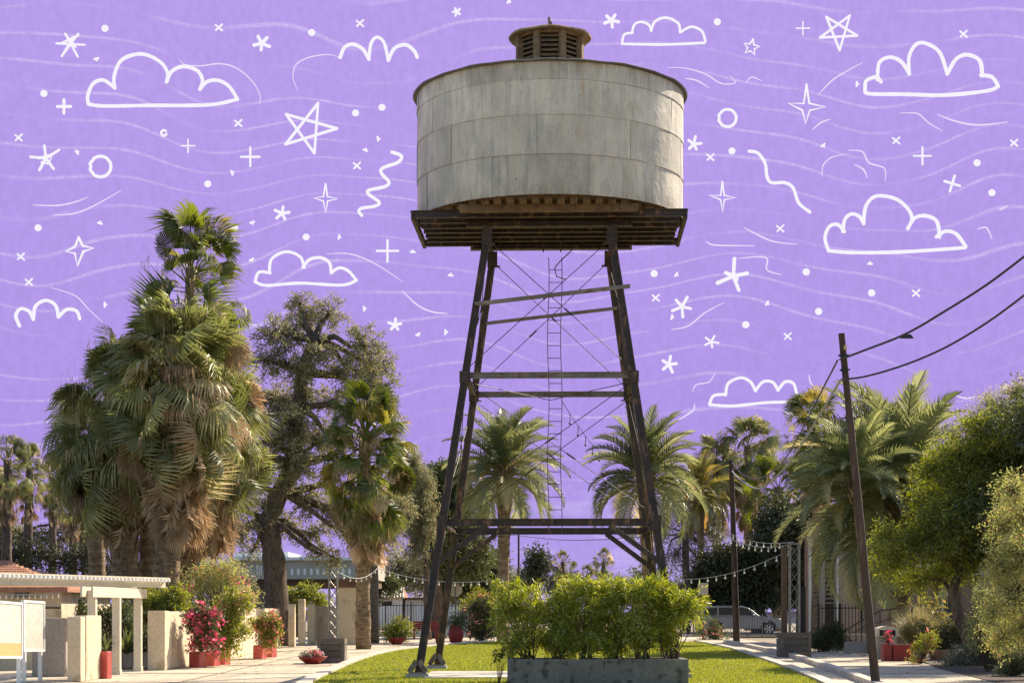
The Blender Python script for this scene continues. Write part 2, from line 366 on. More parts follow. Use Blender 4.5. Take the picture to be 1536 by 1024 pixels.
    bp = N.new('ShaderNodeBump'); bp.inputs['Strength'].default_value = 0.5; bp.inputs['Distance'].default_value = 0.05
    L.new(noise(1.6, (1, 1, 1), 3), bp.inputs['Height']); L.new(bp.outputs[0], b.inputs['Normal'])
    return m
M['galv'] = galv()

# ------------------------------------------------------------------ sky backdrop
SR = 900.0
def sky_mat():
    m, N, L = newmat('violet_sky')
    out = N.new('ShaderNodeOutputMaterial'); e = N.new('ShaderNodeEmission'); e.inputs[1].default_value = 1 / (2 ** EXPO); L.new(e.outputs[0], out.inputs[0])
    tc = N.new('ShaderNodeTexCoord'); sp = N.new('ShaderNodeSeparateXYZ'); L.new(tc.outputs['Object'], sp.inputs[0])
    def math_(op, a, b=None):
        n = N.new('ShaderNodeMath'); n.operation = op
        for i, x in enumerate((a, b)):
            if x is None: continue
            if isinstance(x, (int, float)): n.inputs[i].default_value = x
            else: L.new(x, n.inputs[i])
        return n.outputs[0]
    # sky-blue-violet base, a little bluer close to the horizon
    r = N.new('ShaderNodeValToRGB'); el = r.color_ramp.elements
    el[0].position = 0.0; el[0].color = (0.46, 0.37, 0.82, 1); el[1].position = 1.0; el[1].color = (0.478, 0.342, 0.830, 1)
    x = el.new(0.22); x.color = (0.43, 0.305, 0.80, 1); x = el.new(0.5); x.color = (0.448, 0.318, 0.812, 1)
    L.new(math_('DIVIDE', sp.outputs[2], SR * 0.27), r.inputs[0])
    # drawn wavy bands
    def noise(sc, st, det=2):
        mp = N.new('ShaderNodeMapping'); mp.inputs['Scale'].default_value = st; L.new(tc.outputs['Object'], mp.inputs[0])
        n = N.new('ShaderNodeTexNoise'); n.inputs['Scale'].default_value = sc; n.inputs['Detail'].default_value = det
        L.new(mp.outputs[0], n.inputs['Vector']); return n.outputs[0]
    warp = noise(0.008, (1, 1, 0.9), 1)
    u = math_('ADD', sp.outputs[2], math_('MULTIPLY', warp, 75.0))
    u = math_('ADD', u, math_('MULTIPLY', noise(0.004, (1, 1, 0.7), 0), 90.0))
    u = math_('ADD', u, math_('MULTIPLY', math_('SINE', math_('MULTIPLY', sp.outputs[0], 0.036)), 3.0))
    s = math_('SINE', math_('MULTIPLY', u, 2 * PI / 11.5))
    k = N.new('ShaderNodeMapRange'); k.inputs[1].default_value = 0.90; k.inputs[2].default_value = 1.0; L.new(s, k.inputs[0])
    chalk = N.new('ShaderNodeMapRange'); chalk.inputs[1].default_value = 0.35; chalk.inputs[2].default_value = 0.65; L.new(noise(0.9, (1, 1, 1), 4), chalk.inputs[0])
    gap = N.new('ShaderNodeMapRange'); gap.inputs[1].default_value = 0.36; gap.inputs[2].default_value = 0.6; L.new(noise(0.02, (1, 1, 2.5), 2), gap.inputs[0])
    f = math_('MULTIPLY', math_('MULTIPLY', k.outputs[0], gap.outputs[0]), math_('ADD', math_('MULTIPLY', chalk.outputs[0], 0.22), 0.12))
    mx = N.new('ShaderNodeMixRGB'); L.new(r.outputs[0], mx.inputs[1]); mx.inputs[2].default_value = (0.93, 0.87, 1, 1); L.new(f, mx.inputs[0])
    lowm = N.new('ShaderNodeMapRange'); lowm.inputs[1].default_value = 22; lowm.inputs[2].default_value = 85; lowm.inputs[3].default_value = 1; lowm.inputs[4].default_value = 0; L.new(sp.outputs[2], lowm.inputs[0])
    wp = N.new('ShaderNodeMapRange'); wp.inputs[1].default_value = 0.52; wp.inputs[2].default_value = 0.75; wp.inputs[4].default_value = 0.55; L.new(noise(0.022, (1, 1, 4.5), 5), wp.inputs[0])
    mw = N.new('ShaderNodeMixRGB'); L.new(mx.outputs[0], mw.inputs[1]); mw.inputs[2].default_value = (0.80, 0.74, 0.97, 1); L.new(math_('MULTIPLY', lowm.outputs[0], wp.outputs[0]), mw.inputs[0]); mx = mw
    # paper-like mottling
    gr = N.new('ShaderNodeMapRange'); gr.inputs[1].default_value = 0.3; gr.inputs[2].default_value = 0.7; gr.inputs[3].default_value = 0.955; gr.inputs[4].default_value = 1.045
    L.new(noise(0.35, (1, 1, 0.6), 8), gr.inputs[0])
    m2 = N.new('ShaderNodeMixRGB'); m2.blend_type = 'MULTIPLY'; m2.inputs[0].default_value = 1; L.new(mx.outputs[0], m2.inputs[1]); L.new(gr.outputs[0], m2.inputs[2])
    L.new(m2.outputs[0], e.inputs[0])
    return m
def build_sky():
    mb = MB(); na, ne = 48, 20; R = SR + 3
    for j in range(ne + 1):
        el = R_(-2 + 31.0 * j / ne)
        for i in range(na + 1):
            az = R_(-62 + 124.0 * i / na)
            mb.v.append((R * math.cos(el) * math.sin(az), R * math.cos(el) * math.cos(az), EYE + R * math.sin(el)))
    for j in range(ne):
        for i in range(na):
            a = j * (na + 1) + i; mb.f.append((a, a + 1, a + na + 2, a + na + 1))
    tag(mb.build('sky', sky_mat(), smooth=True), 'violet sky with faint chalky wavy bands', None, kind='structure')
build_sky()

# drawings on the sky
M['chalk'] = emit('white_drawing_line', (0.93, 0.90, 0.98), 1 / (2 ** EXPO))
M['chalk_thin'] = emit('thin_drawing_line', (0.80, 0.72, 0.96), 1 / (2 ** EXPO))
def SP(px, py):
    v = Vector(((px - HX) / FPX, 1, (HY - py) / FPX)).normalized()
    return v * SR + Vector((0, 0, EYE))
def Z(s, ox, oy, pts): return [(x / s + ox, y / s + oy) for x, y in pts]
def smooth_path(pts, k=8):
    if len(pts) < 3: return pts
    out = []
    for i in range(len(pts) - 1):
        p0 = pts[max(i - 1, 0)]; p1 = pts[i]; p2 = pts[i + 1]; p3 = pts[min(i + 2, len(pts) - 1)]
        for j in range(k):
            t = j / k
            out.append(tuple(0.5 * (2 * p1[a] + (p2[a] - p0[a]) * t + (2 * p0[a] - 5 * p1[a] + 4 * p2[a] - p3[a]) * t * t + (3 * p1[a] - p0[a] - 3 * p2[a] + p3[a]) * t ** 3) for a in (0, 1)))
    out.append(pts[-1]); return out
dr = random.Random(3)
def doodle(name, label, cat, paths, wpx=4.0, group=None, curved=True, mat='chalk', taper=False):
    mb = MB(); k = SR / FPX; allp = [p for q in paths for p in q]
    cx = sum(p[0] for p in allp) / len(allp); cy = sum(p[1] for p in allp) / len(allp)
    for q in paths:
        pp = smooth_path(q) if curved else q
        n = len(pp)
        rad = [wpx * 0.56 * k * (0.92 + 0.16 * dr.random()) * ((0.35 + 0.65 * math.sin(PI * (i + .5) / n)) if taper else 1) for i in range(n)]
        P3 = [SP(*p) for p in pp]
        mb.tube(P3, rad, 6)
        for e, r in ((P3[0], rad[0]), (P3[-1], rad[-1])): mb.ball(e, r * 0.98, 8, 5)
    return tag(mb.build(name, M[mat], loc=SP(cx, cy), smooth=True), label, cat, group)
CG = 'white outline clouds drawn on the sky'; SG = 'white stars drawn on the sky'
cl = lambda *a: list(a)
doodle('drawn_cloud', 'big white outline cloud of four humps with a flat base, at upper left', 'drawn cloud', [
    Z(2.4, 0, 0, [(318,375),(316,345),(335,302),(372,289),(414,317)]), Z(2.4,0,0,[(412,317),(412,270),(440,215),(510,195),(575,222),(603,262),(600,295)]),
    Z(2.4,0,0,[(600,295),(618,258),(660,240),(710,255),(729,290),(720,322)]), Z(2.4,0,0,[(720,322),(745,295),(785,290),(825,312),(855,358)]), Z(2.4,0,0,[(855,358),(750,378),(540,380),(375,382),(318,375)])], 4.6, CG)
doodle('drawn_cloud', 'white open cloud of three humps without a base, left of the tank top', 'drawn cloud', [
    Z(2.4,0,0,[(1225,207),(1240,172),(1270,160),(1305,177),(1328,214)]), Z(2.4,0,0,[(1328,214),(1335,160),(1355,135),(1382,153),(1398,218)]), Z(2.4,0,0,[(1398,218),(1420,175),(1460,162),(1490,183),(1502,207)])], 4.6, CG)
doodle('drawn_cloud', 'small white open cloud of three humps at the far left above the distant palms', 'drawn cloud', [
    Z(2.4,0,360,[(70,308),(57,272),(75,247),(105,257),(120,285)]), Z(2.4,0,360,[(120,285),(128,238),(165,217),(200,235),(210,277)]), Z(2.4,0,360,[(210,277),(240,250),(275,255),(287,283)])], 4.6, CG)
doodle('drawn_cloud', 'white outline cloud just above the tall grey leaved tree', 'drawn cloud', [
    Z(2.4,0,360,[(918,150),(932,116),(972,118)]), Z(2.4,0,360,[(970,118),(978,68),(1030,42),(1080,60),(1095,98)]), Z(2.4,0,360,[(1090,98),(1115,70),(1155,64),(1186,82),(1192,118)]), Z(2.4,0,360,[(1192,118),(1222,100),(1255,112),(1283,145)]), Z(2.4,0,360,[(1283,145),(1230,162),(1080,155),(960,163),(918,150)])], 4.2, CG)
doodle('drawn_cloud', 'small flat white outline cloud right of the cupola at the top', 'drawn cloud', [
    Z(2.415,900,0,[(80,158),(88,126),(118,120)]), Z(2.415,900,0,[(116,120),(125,90),(150,80),(178,92),(185,113)]), Z(2.415,900,0,[(185,113),(200,78),(240,65),(283,85),(290,118)]), Z(2.415,900,0,[(290,118),(330,98),(368,113),(382,150)]), Z(2.415,900,0,[(378,156),(230,162),(80,160)])], 3.4, CG)
doodle('drawn_cloud', 'big white outline cloud of five humps in the upper right corner', 'drawn cloud', [
    Z(2.415,900,0,[(960,325),(965,293),(1000,280),(1018,297)]), Z(2.415,900,0,[(1005,288),(1012,228),(1050,208),(1092,225),(1120,268)]), Z(2.415,900,0,[(1120,268),(1120,205),(1145,162),(1180,158),(1230,190),(1258,268)]), Z(2.415,900,0,[(1258,268),(1290,215),(1330,199),(1375,220),(1385,275)]), Z(2.415,900,0,[(1380,273),(1420,280),(1443,313)]), Z(2.415,900,0,[(1443,313),(1400,330),(1250,345),(1100,342),(975,340),(960,325)])], 4.8, CG)
doodle('drawn_cloud', 'big white outline cloud of five humps above the leaning pole and cables', 'drawn cloud', [
    Z(2.415,900,0,[(828,908),(815,862),(830,822),(860,813),(885,838)]), Z(2.415,900,0,[(880,838),(887,795),(912,775),(940,785),(955,810)]), Z(2.415,900,0,[(955,810),(962,750),(990,715),(1030,710),(1080,725),(1118,760),(1130,795),(1115,828)]), Z(2.415,900,0,[(1115,828),(1140,790),(1180,782),(1220,802),(1230,858)]), Z(2.415,900,0,[(1218,858),(1250,838),(1290,847),(1325,893)]), Z(2.415,900,0,[(1323,897),(1100,912),(920,915),(828,908)])], 4.8, CG)
doodle('drawn_cloud', 'small white outline cloud low on the right, left of the leaning pole', 'drawn cloud', [
    Z(2.415,900,380,[(397,545),(412,515),(455,510)]), Z(2.415,900,380,[(455,513),(465,470),(510,450),(545,465),(563,497)]), Z(2.415,900,380,[(563,497),(590,465),(625,466),(645,495)]), Z(2.415,900,380,[(645,495),(670,465),(700,470),(712,505)]), Z(2.415,900,380,[(397,547),(480,552),(600,540),(700,538)])], 4.2, CG)
doodle('drawn_star', 'large white five pointed star of crossing lines left of the tank', 'drawn star', [Z(2.4,0,0,[a,b]) for a,b in (((1145,372),(1132,552)),((1132,552),(1030,412)),((1030,412),(1213,463)),((1213,463),(1028,520)),((1028,520),(1145,372)))], 3.8, SG, False)
doodle('drawn_star', 'white five pointed star of crossing lines at top right between two clouds', 'drawn star', [Z(2.415,900,0,[a,b]) for a,b in (((905,57),(868,183)),((868,183),(820,62)),((820,62),(932,130)),((932,130),(797,137)),((797,137),(905,57)))], 3.2, SG, False)
doodle('drawn_star', 'scribbled white six armed star near the upper left corner', 'drawn star', [Z(2.4,0,0,[a,b]) for a,b in (((203,157),(305,162)),((235,122),(280,205)),((282,122),(222,203)),((235,124),(272,170)),((218,158),(282,128)),((228,195),(262,135)))], 2.8, SG, False)
def rays(cx, cy, r, n, rot, k0=0.0):
    return [[(cx + k0*r*math.cos(rot+2*PI*i/n), cy + k0*r*math.sin(rot+2*PI*i/n)), (cx + r*(0.85+0.3*dr.random())*math.cos(rot+2*PI*i/n), cy + r*(0.85+0.3*dr.random())*math.sin(rot+2*PI*i/n))] for i in range(n)]
doodle('drawn_star', 'white five armed sketched star at far left beside the drawn ring', 'drawn star', [Z(2.4,0,0,[a,(165,570)]) for a in ((110,565),(160,525),(213,540),(193,608),(142,612))] + [Z(2.4,0,0,[(140,570),(190,555),(175,590),(150,585)])], 3.4, SG, False)
doodle('drawn_star', 'chunky white five armed star right of the tower legs', 'drawn star', [Z(2.415,900,380,[a,(483,82)]) for a in ((487,20),(533,72),(503,133),(426,107),(456,70))] + [Z(2.415,900,380,[(468,88),(500,78),(495,95)])], 5.2, SG, False)
for x, y, r, lw, lb in ((942/2.4,157/2.4,11,4.4,'small chunky white star left of the open cloud near the top'), (1015/2.4,768/2.4,11,4,'small white star just above the cloud over the grey tree'),
        (1422/2.4,305/2.4+360,9,4,'small white star right of the tall grey tree top'), (900+42/2.415,75/2.415,10,4.2,'small white star between cupola and flat cloud'),
        (900+340/2.415,522/2.415,10,3.8,'small white star touching the right side of the tank'), (900+297/2.415,380+193/2.415,15,4.0,'white starfish shaped star right of the upper slanted tower beam'),
        (900+403/2.415,380+320/2.415,10,3,'thin small white star above the low right cloud, between dots'), (900+250/2.415,380+402/2.415,12,4.4,'small fat white star nearest the right tower leg'),
        (685,18,6,3,'tiny white star at the top edge left of the cupola')):
    doodle('drawn_star', lb, 'drawn star', rays(x, y, r, 5, dr.random()*2), lw, SG, False)
doodle('drawn_star', 'small white outlined five pointed star right of the flat cloud at the top', 'drawn star', [[(900+(548+ (30 if i%2==0 else 13)*math.sin(i*PI/5+.2))/2.415, (172-(30 if i%2==0 else 13)*math.cos(i*PI/5+.2))/2.415) for i in range(11)]], 2.6, SG, False)
KG = 'white four pointed sparkles drawn on the sky'
def sparkle(pts, lw, lb): doodle('drawn_sparkle', lb, 'drawn sparkle', [pts + [pts[0]]], lw, KG, False)
sparkle(Z(2.4,0,0,[(283,855),(298,885),(337,893),(300,905),(278,958),(270,912),(237,905),(270,888)]), 3.4, 'white outlined sparkle at left between the small palm crown and the left edge')
sparkle(Z(2.415,900,0,[(748,307),(758,375),(817,388),(760,400),(745,448),(733,400),(682,374),(738,376)]), 3.0, 'large white outlined sparkle below the top right star')
sparkle(Z(2.415,900,0,[(443,658),(450,708),(490,716),(450,724),(445,769),(437,724),(397,706),(437,709)]), 2.6, 'white sparkle right of the tank, under the long squiggle start')
sparkle(Z(2.4,0,0,[(1172,662),(1179,708),(1214,716),(1179,724),(1173,766),(1164,724),(1130,713),(1164,708)]), 2.6, 'white sparkle between the tall palm and the zigzag')
for x, y, r, lw, lb in ((230/2.4,384/2.4,10,4,'fat white plus mark left of the upper left cloud'), (677/2.4,525/2.4,10,2,'thin white plus mark under the big left cloud'), (901/2.4,565/2.4,14,3,'white plus mark left below the large crossed star'),
        (1395/2.4,903/2.4,16,3.2,'tall white plus mark left of the platform edge'), (900+735/2.415,103/2.415,10,1.8,'thin white plus mark at the top beside the crossed star'),
        (900+1168/2.415,565/2.415,13,2.6,'white plus mark below the upper right cloud'), (900+1276/2.415,665/2.415,12,3.4,'slightly tilted white plus mark above the big lower right cloud')):
    t = 0.3 if 'tilted' in lb else 0
    doodle('drawn_plus_mark', lb, 'drawn plus', [[(x-r*math.cos(t),y-r*math.sin(t)),(x+r*math.cos(t),y+r*math.sin(t))],[(x+r*math.sin(t),y-r*math.cos(t)),(x-r*math.sin(t),y+r*math.cos(t))]], lw, 'white plus marks drawn on the sky', False)
for x, y in [(a/2.4,b/2.4) for a,b in ((788,100),(1296,85),(858,444),(1285,597),(67,496),(75,924))] + [(104/2.4,423)] + [(900+a/2.415,b/2.415) for a,b in ((1317,124),(400,570),(1073,510),(1500,518),(653,828))] + [(900+a/2.415,380+b/2.415) for a,b in ((202,161),(1145,144),(680,300))]:
    r = 5.0
    doodle('drawn_cross', 'small white x shaped cross drawn on the violet sky', 'drawn cross', [[(x-r,y-r*.8),(x+r,y+r*.9)],[(x+r,y-r),(x-r*.9,y+r*.8)]], 2.4, 'small white x crosses drawn on the sky', False)
def dot(x, y, r):
    mb = MB(); k = SR/FPX; mb.ball(SP(x,y), r*k, 14, 8, (1.0, 0.3, 0.97))
    tag(mb.build('drawn_dot', M['chalk'], loc=SP(x,y), smooth=True), 'solid round white dot drawn on the violet sky', 'drawn dot', 'round white dots drawn on the sky')
for a, b in ((378,103),(1122,118),(158,337),(1280,407),(1375,387),(748,662),(845,820),(137,820),(1102,853)): dot(a/2.4, b/2.4, 5.2)
for a, b in ((425,80),(1366,590),(1420,698),(478,547)): dot(900+a/2.415, b/2.415, 5.2)
for a, b in ((196,73),(747,67),(792,210),(528,258),(984,143)): dot(900+a/2.415, 380+b/2.415, 5.4)
for x, y in ((347/2.4,212/2.4),(835/2.4,622/2.4),(908/2.4,800/2.4),(360/2.4,804/2.4),(1220/2.4,853/2.4),(905/2.4,934/2.4),(277/2.4,549/2.4),(1360/2.4,500/2.4),(1315/2.4,541/2.4),(157,457),(619,378),(546,463),(627,501),(668,498),(676,413),(763,2),
        (900+930/2.415,305/2.415),(900+808/2.415,526/2.415),(900+276/2.415,380+76/2.415),(900+605/2.415,380+180/2.415),(900+978/2.415,380+38/2.415),(900+260/2.415,380+230/2.415),(1508,580)):
    a = dr.random()*3
    doodle('drawn_fleck', 'tiny white chalk fleck on the violet sky', 'drawn fleck', [[(x-3*math.cos(a),y-3*math.sin(a)),(x+3*math.cos(a),y+3*math.sin(a))],[(x,y),(x+2.6*math.sin(a),y-2.6*math.cos(a))]], 2.8, 'tiny white flecks drawn on the sky', False)
def ring(cx, cy, r, lw, lb, a0=0, a1=2*PI):
    doodle('drawn_ring', lb, 'drawn ring', [[(cx+r*math.cos(a0+(a1-a0)*i/20)*(1+.05*math.sin(3*i)), cy+r*math.sin(a0+(a1-a0)*i/20)) for i in range(21)]], lw, 'white rings drawn on the sky')
ring(362/2.4, 600/2.4, 15.5, 4.2, 'white hand drawn ring at left under the big cloud')
ring(900+462/2.415, 428/2.415, 13, 4.0, 'white hand drawn ring right of the tank top')
ring(590/2.4, 479/2.4, 4, 3.0, 'tiny white curl like a letter c under the big left cloud', 0.4, 5.6)
doodle('drawn_squiggle', 'thick white zigzag squiggle left of the tank', 'drawn squiggle', [Z(2.4,0,0,[(1412,548),(1445,562),(1432,585),(1378,605),(1374,625),(1400,655),(1385,672),(1328,685),(1328,700),(1365,728),(1350,742),(1302,750),(1292,762),(1302,775)])], 4.6)
doodle('drawn_squiggle', 'thick white stepped squiggle falling to the right of the tank', 'drawn squiggle', [Z(2.415,900,0,[(540,548),(572,555),(598,592),(605,640),(622,662),(670,662),(700,682),(720,735),(760,768)])], 4.4)
ST = 'thin white strokes drawn on the sky'
for pts, lw, lb in (
    (Z(2.4,0,0,[(118,738),(200,740),(260,730),(317,710)]),2.2,'thin white upper stroke of a pair at far left under the ring'),
    (Z(2.4,0,0,[(190,773),(260,770),(330,745),(437,685)]),2.0,'thin white lower stroke of a pair at far left under the ring'),
    (Z(2.4,0,0,[(645,215),(665,232),(720,238),(790,230),(850,245),(905,290),(935,340),(935,375)]),1.8,'thin curved stroke wrapping the right end of the big left cloud'),
    (Z(2.4,0,0,[(1072,327),(1055,280),(1065,235),(1110,208),(1180,197),(1230,210)]),1.6,'faint hooked stroke left below the three humped open cloud'),
    (Z(2.4,0,360,[(1175,50),(1260,50),(1350,85),(1450,150)]),1.8,'thin arc running right from the cloud over the grey tree'),
    ([(603,436),(627,458),(650,468),(671,470)],2.4,'thin white swoosh just left of the tower legs'),
    (Z(2.4,0,360,[(845,272),(890,300),(940,308)]),2.6,'short white stroke between tall palm and grey tree'),
    (Z(2.4,0,360,[(180,170),(270,200),(320,250),(370,295)]),1.6,'faint stroke left of the tall palm crown'),
    (Z(2.415,900,0,[(770,470),(800,445),(835,432)]),2.0,'short white stroke under the big outlined sparkle'),
    (Z(2.415,900,0,[(790,345),(850,285),(950,228)]),1.8,'thin rising stroke right of the big outlined sparkle'),
    (Z(2.415,900,0,[(1222,415),(1290,440),(1370,453),(1478,442)]),2.4,'thin white smile shaped stroke under the upper right cloud'),
    (Z(2.415,900,0,[(1085,410),(1150,412),(1190,445),(1240,475)]),1.8,'faint wavy stroke under the upper right cloud'),
    (Z(2.415,900,0,[(900,545),(950,550),(975,590),(1030,610),(1033,655)]),2.2,'thin stepped stroke above the lower right cloud'),
    (Z(2.415,900,0,[(920,595),(955,615),(968,645)]),2.2,'short curl inside the stepped stroke above the lower right cloud'),
    (Z(2.415,900,0,[(805,640),(808,600),(840,570),(895,558)]),1.8,'faint hooked stroke left of the stepped stroke'),
    (Z(2.415,900,0,[(520,823),(570,850),(630,875),(715,885)]),2.2,'thin falling stroke left of the lower right cloud'),
    (Z(2.415,900,0,[(385,875),(420,888),(560,890)]),2.2,'flat thin stroke right below the platform'),
    (Z(2.415,900,0,[(1367,830),(1400,825),(1420,865)]),2.2,'small hook stroke right of the lower right cloud'),
    (Z(2.415,900,0,[(245,245),(310,248),(380,268),(440,303),(490,300),(470,275)]),1.8,'thin wavy stroke right of the tank roof edge'),
    (Z(2.415,900,0,[(310,285),(350,292),(395,318)]),2.0,'short slanted stroke touching the tank roof edge'),
    (Z(2.415,900,0,[(530,300),(550,280),(585,293)]),1.6,'faint little arch right of the tank roof edge'),
    (Z(2.415,900,380,[(500,18),(600,15),(605,60),(658,77)]),2.2,'thin bent stroke beside the chunky five armed star'),
    (Z(2.415,900,380,[(258,276),(320,262),(380,215),(450,177)]),2.0,'thin rising stroke between small stars right of the tower'),
    (Z(2.415,900,380,[(335,500),(350,475),(395,465),(415,435)]),1.8,'thin curl left above the low right cloud'),
    (Z(2.415,900,380,[(275,608),(335,570),(342,545)]),2.6,'white tick like stroke left below the low right cloud'),
    (Z(2.415,900,380,[(757,440),(762,465),(772,480)]),2.2,'short upright stroke right of the low right cloud'),
    (Z(2.415,900,0,[(1450,760),(1475,747)]),2.2,'very short stroke near the right edge'),
    ([(1432,592),(1447,597),(1462,595)],2.4,'short flat stroke above the big green tree at right')):
    doodle('drawn_stroke', lb, 'drawn stroke', [pts], lw, ST, True, 'chalk_thin', True)

# ------------------------------------------------------------------ ground
def gp(*pts): return [tuple(G(x, y))[:2] for x, y in pts]
mb = MB(); mb.add([(-1500,-300,-0.10),(1500,-300,-0.10),(1500,1500,-0.10),(-1500,1500,-0.10)], [(0,1,2,3)])
tag(mb.build('ground', M['dirt']), 'dry sandy ground', kind='structure')
mb = MB(); mb.add([(-60,108,-0.004),(70,108,-0.004),(90,128,-0.004),(-80,128,-0.004)], [(0,1,2,3)])
tag(mb.build('road', M['asphalt']), 'asphalt street behind the fence', kind='structure')
# pavement left with joints
lawnL = gp((455,1040),(472,1024),(500,1010),(530,996),(562,984),(600,976),(650,970),(700,966),(740,963))
lawnR = gp((1255,1040),(1225,1024),(1180,1004),(1130,986),(1095,974),(1060,966),(1040,963))
mb = MB()
mb.slab([(-14,28),(12,28),(12,107),(-24,107)], -0.3, 0.0)
tag(mb.build('pavement', M['sidewalk']), 'pale concrete pavement around the lawn', kind='structure')
mb = MB()
for y in (40.5, 46, 52, 59, 67, 76, 86, 97): mb.bar((-14, y, 0.004), (lawnL[0][0]-0.6, y, 0.004), 0.05, 0.008)
for y in (38, 46, 55, 66, 79, 94): mb.bar((8.6, y, 0.004), (12, y, 0.004), 0.05, 0.008)
for x in (-7.2,): mb.bar((x, 30, 0.005), (x, 100, 0.005), 0.05, 0.008)
tag(mb.build('pavement_joints', plain('joint_grime', (0.16, 0.13, 0.1), 0.95)), kind='structure')
def strip(poly, off, z0, z1):
    out = []
    pts = [Vector((x, y, 0)) for x, y in poly]; n = len(pts); o = []
    for i, p in enumerate(pts):
        d = (pts[min(i+1, n-1)] - pts[max(i-1, 0)]).normalized(); nn = Vector((d.y, -d.x, 0))
        o.append(p + nn * off)
    m = MB()
    for i in range(n-1):
        a, b, c, d = pts[i], pts[i+1], o[i+1], o[i]
        q = [a, b, c, d]
        if ((b-a).cross(c-a)).z < 0: q = [d, c, b, a]
        m.add([(v.x, v.y, z0) for v in q] + [(v.x, v.y, z1) for v in q], [(3,2,1,0),(4,5,6,7),(0,1,5,4),(1,2,6,5),(2,3,7,6),(3,0,4,7)])
    return m
lawn_poly = lawnL + list(reversed(lawnR))
mb = MB(); mb.slab(lawn_poly, -0.05, 0.03)
tag(mb.build('lawn', M['lawn']), 'sunlit yellow green lawn', kind='structure')
strip(lawnL, -0.28, 0.0, 0.10).build('kerb', M['kerb'])['kind'] = 'structure'
strip(lawnR, 0.28, 0.0, 0.10).build('kerb', M['kerb'])['kind'] = 'structure'
rp2 = gp((1330,1040),(1262,1012),(1200,990),(1165,980),(1120,970),(1085,963))
strip(rp2, 0.22, 0.0, 0.13).build('kerb', M['kerb'])['kind'] = 'structure'
mb = MB(); mb.box(-26, 105.5, 0, 24, 105.9, 0.13); tag(mb.build('kerb', M['kerb']), kind='structure')
# planting beds
mb = MB(); mb.slab([(-24,50),(-9.3,49),(-9.6,60),(-10.4,84),(-13,105),(-40,105),(-40,40),(-14,40)], -0.06, 0.012)
tag(mb.build('planting_bed', M['soil']), 'dark planting bed soil', kind='structure')
mb = MB(); mb.slab([(10.2,38),(60,38),(60,104),(16.5,104),(15.8,75),(13.0,60),(11.4,50)], -0.06, 0.014)
tag(mb.build('planting_bed', M['soil']), 'dark planting bed soil', kind='structure')
mb = MB(); mb.box(XG(640,43), 41.6, 0.02, XG(800,43), 45.6, 0.075); tag(mb.build('concrete_pad', M['kerb']), 'pale concrete pad under the tower legs', kind='structure')

# lawn blades
def inpoly(x, y, poly):
    r = np.zeros(len(x), bool); n = len(poly); j = n-1
    for i in range(n):
        xi, yi = poly[i]; xj, yj = poly[j]
        c = ((yi > y) != (yj > y)) & (x < (xj-xi)*(y-yi)/(yj-yi+1e-12)+xi); r ^= c; j = i
    return r
rg = np.random.default_rng(5)
x = rg.uniform(-6, 9, 330000); y = 34.5 + 62*rg.random(330000)**1.6
k = inpoly(x, y, lawn_poly); x = x[k]; y = y[k]
x0_, x1_ = XG(640,43), XG(800,43)
k = ~((x > x0_) & (x < x1_) & (y > 41.6) & (y < 45.6)); x = x[k]; y = y[k]
pn_ = np.sin(x*1.9+np.sin(y*.7)*2)*np.sin(y*.83+np.cos(x*1.3)*1.7)+rg.normal(0,.35,len(x)); k = pn_ < .72; x = x[k]; y = y[k]
n = len(x); h = rg.uniform(0.02, 0.06, n); a = rg.uniform(0, 2*PI, n); wd = 0.012 + y*0.0001
lx = rg.normal(0, .02, n); ly = rg.normal(0, .02, n)
V = np.zeros((n, 3, 3)); V[:, 0] = np.stack([x-np.cos(a)*wd, y-np.sin(a)*wd, np.full(n, .028)], 1); V[:, 1] = np.stack([x+np.cos(a)*wd, y+np.sin(a)*wd, np.full(n, .028)], 1)
V[:, 2] = np.stack([x+lx, y+ly, .03+h], 1)
tag(np_obj('grass', V, np.arange(3*n).reshape(-1, 3), M['grassblade']), 'short grass blades covering the lawn', 'grass', kind='stuff')

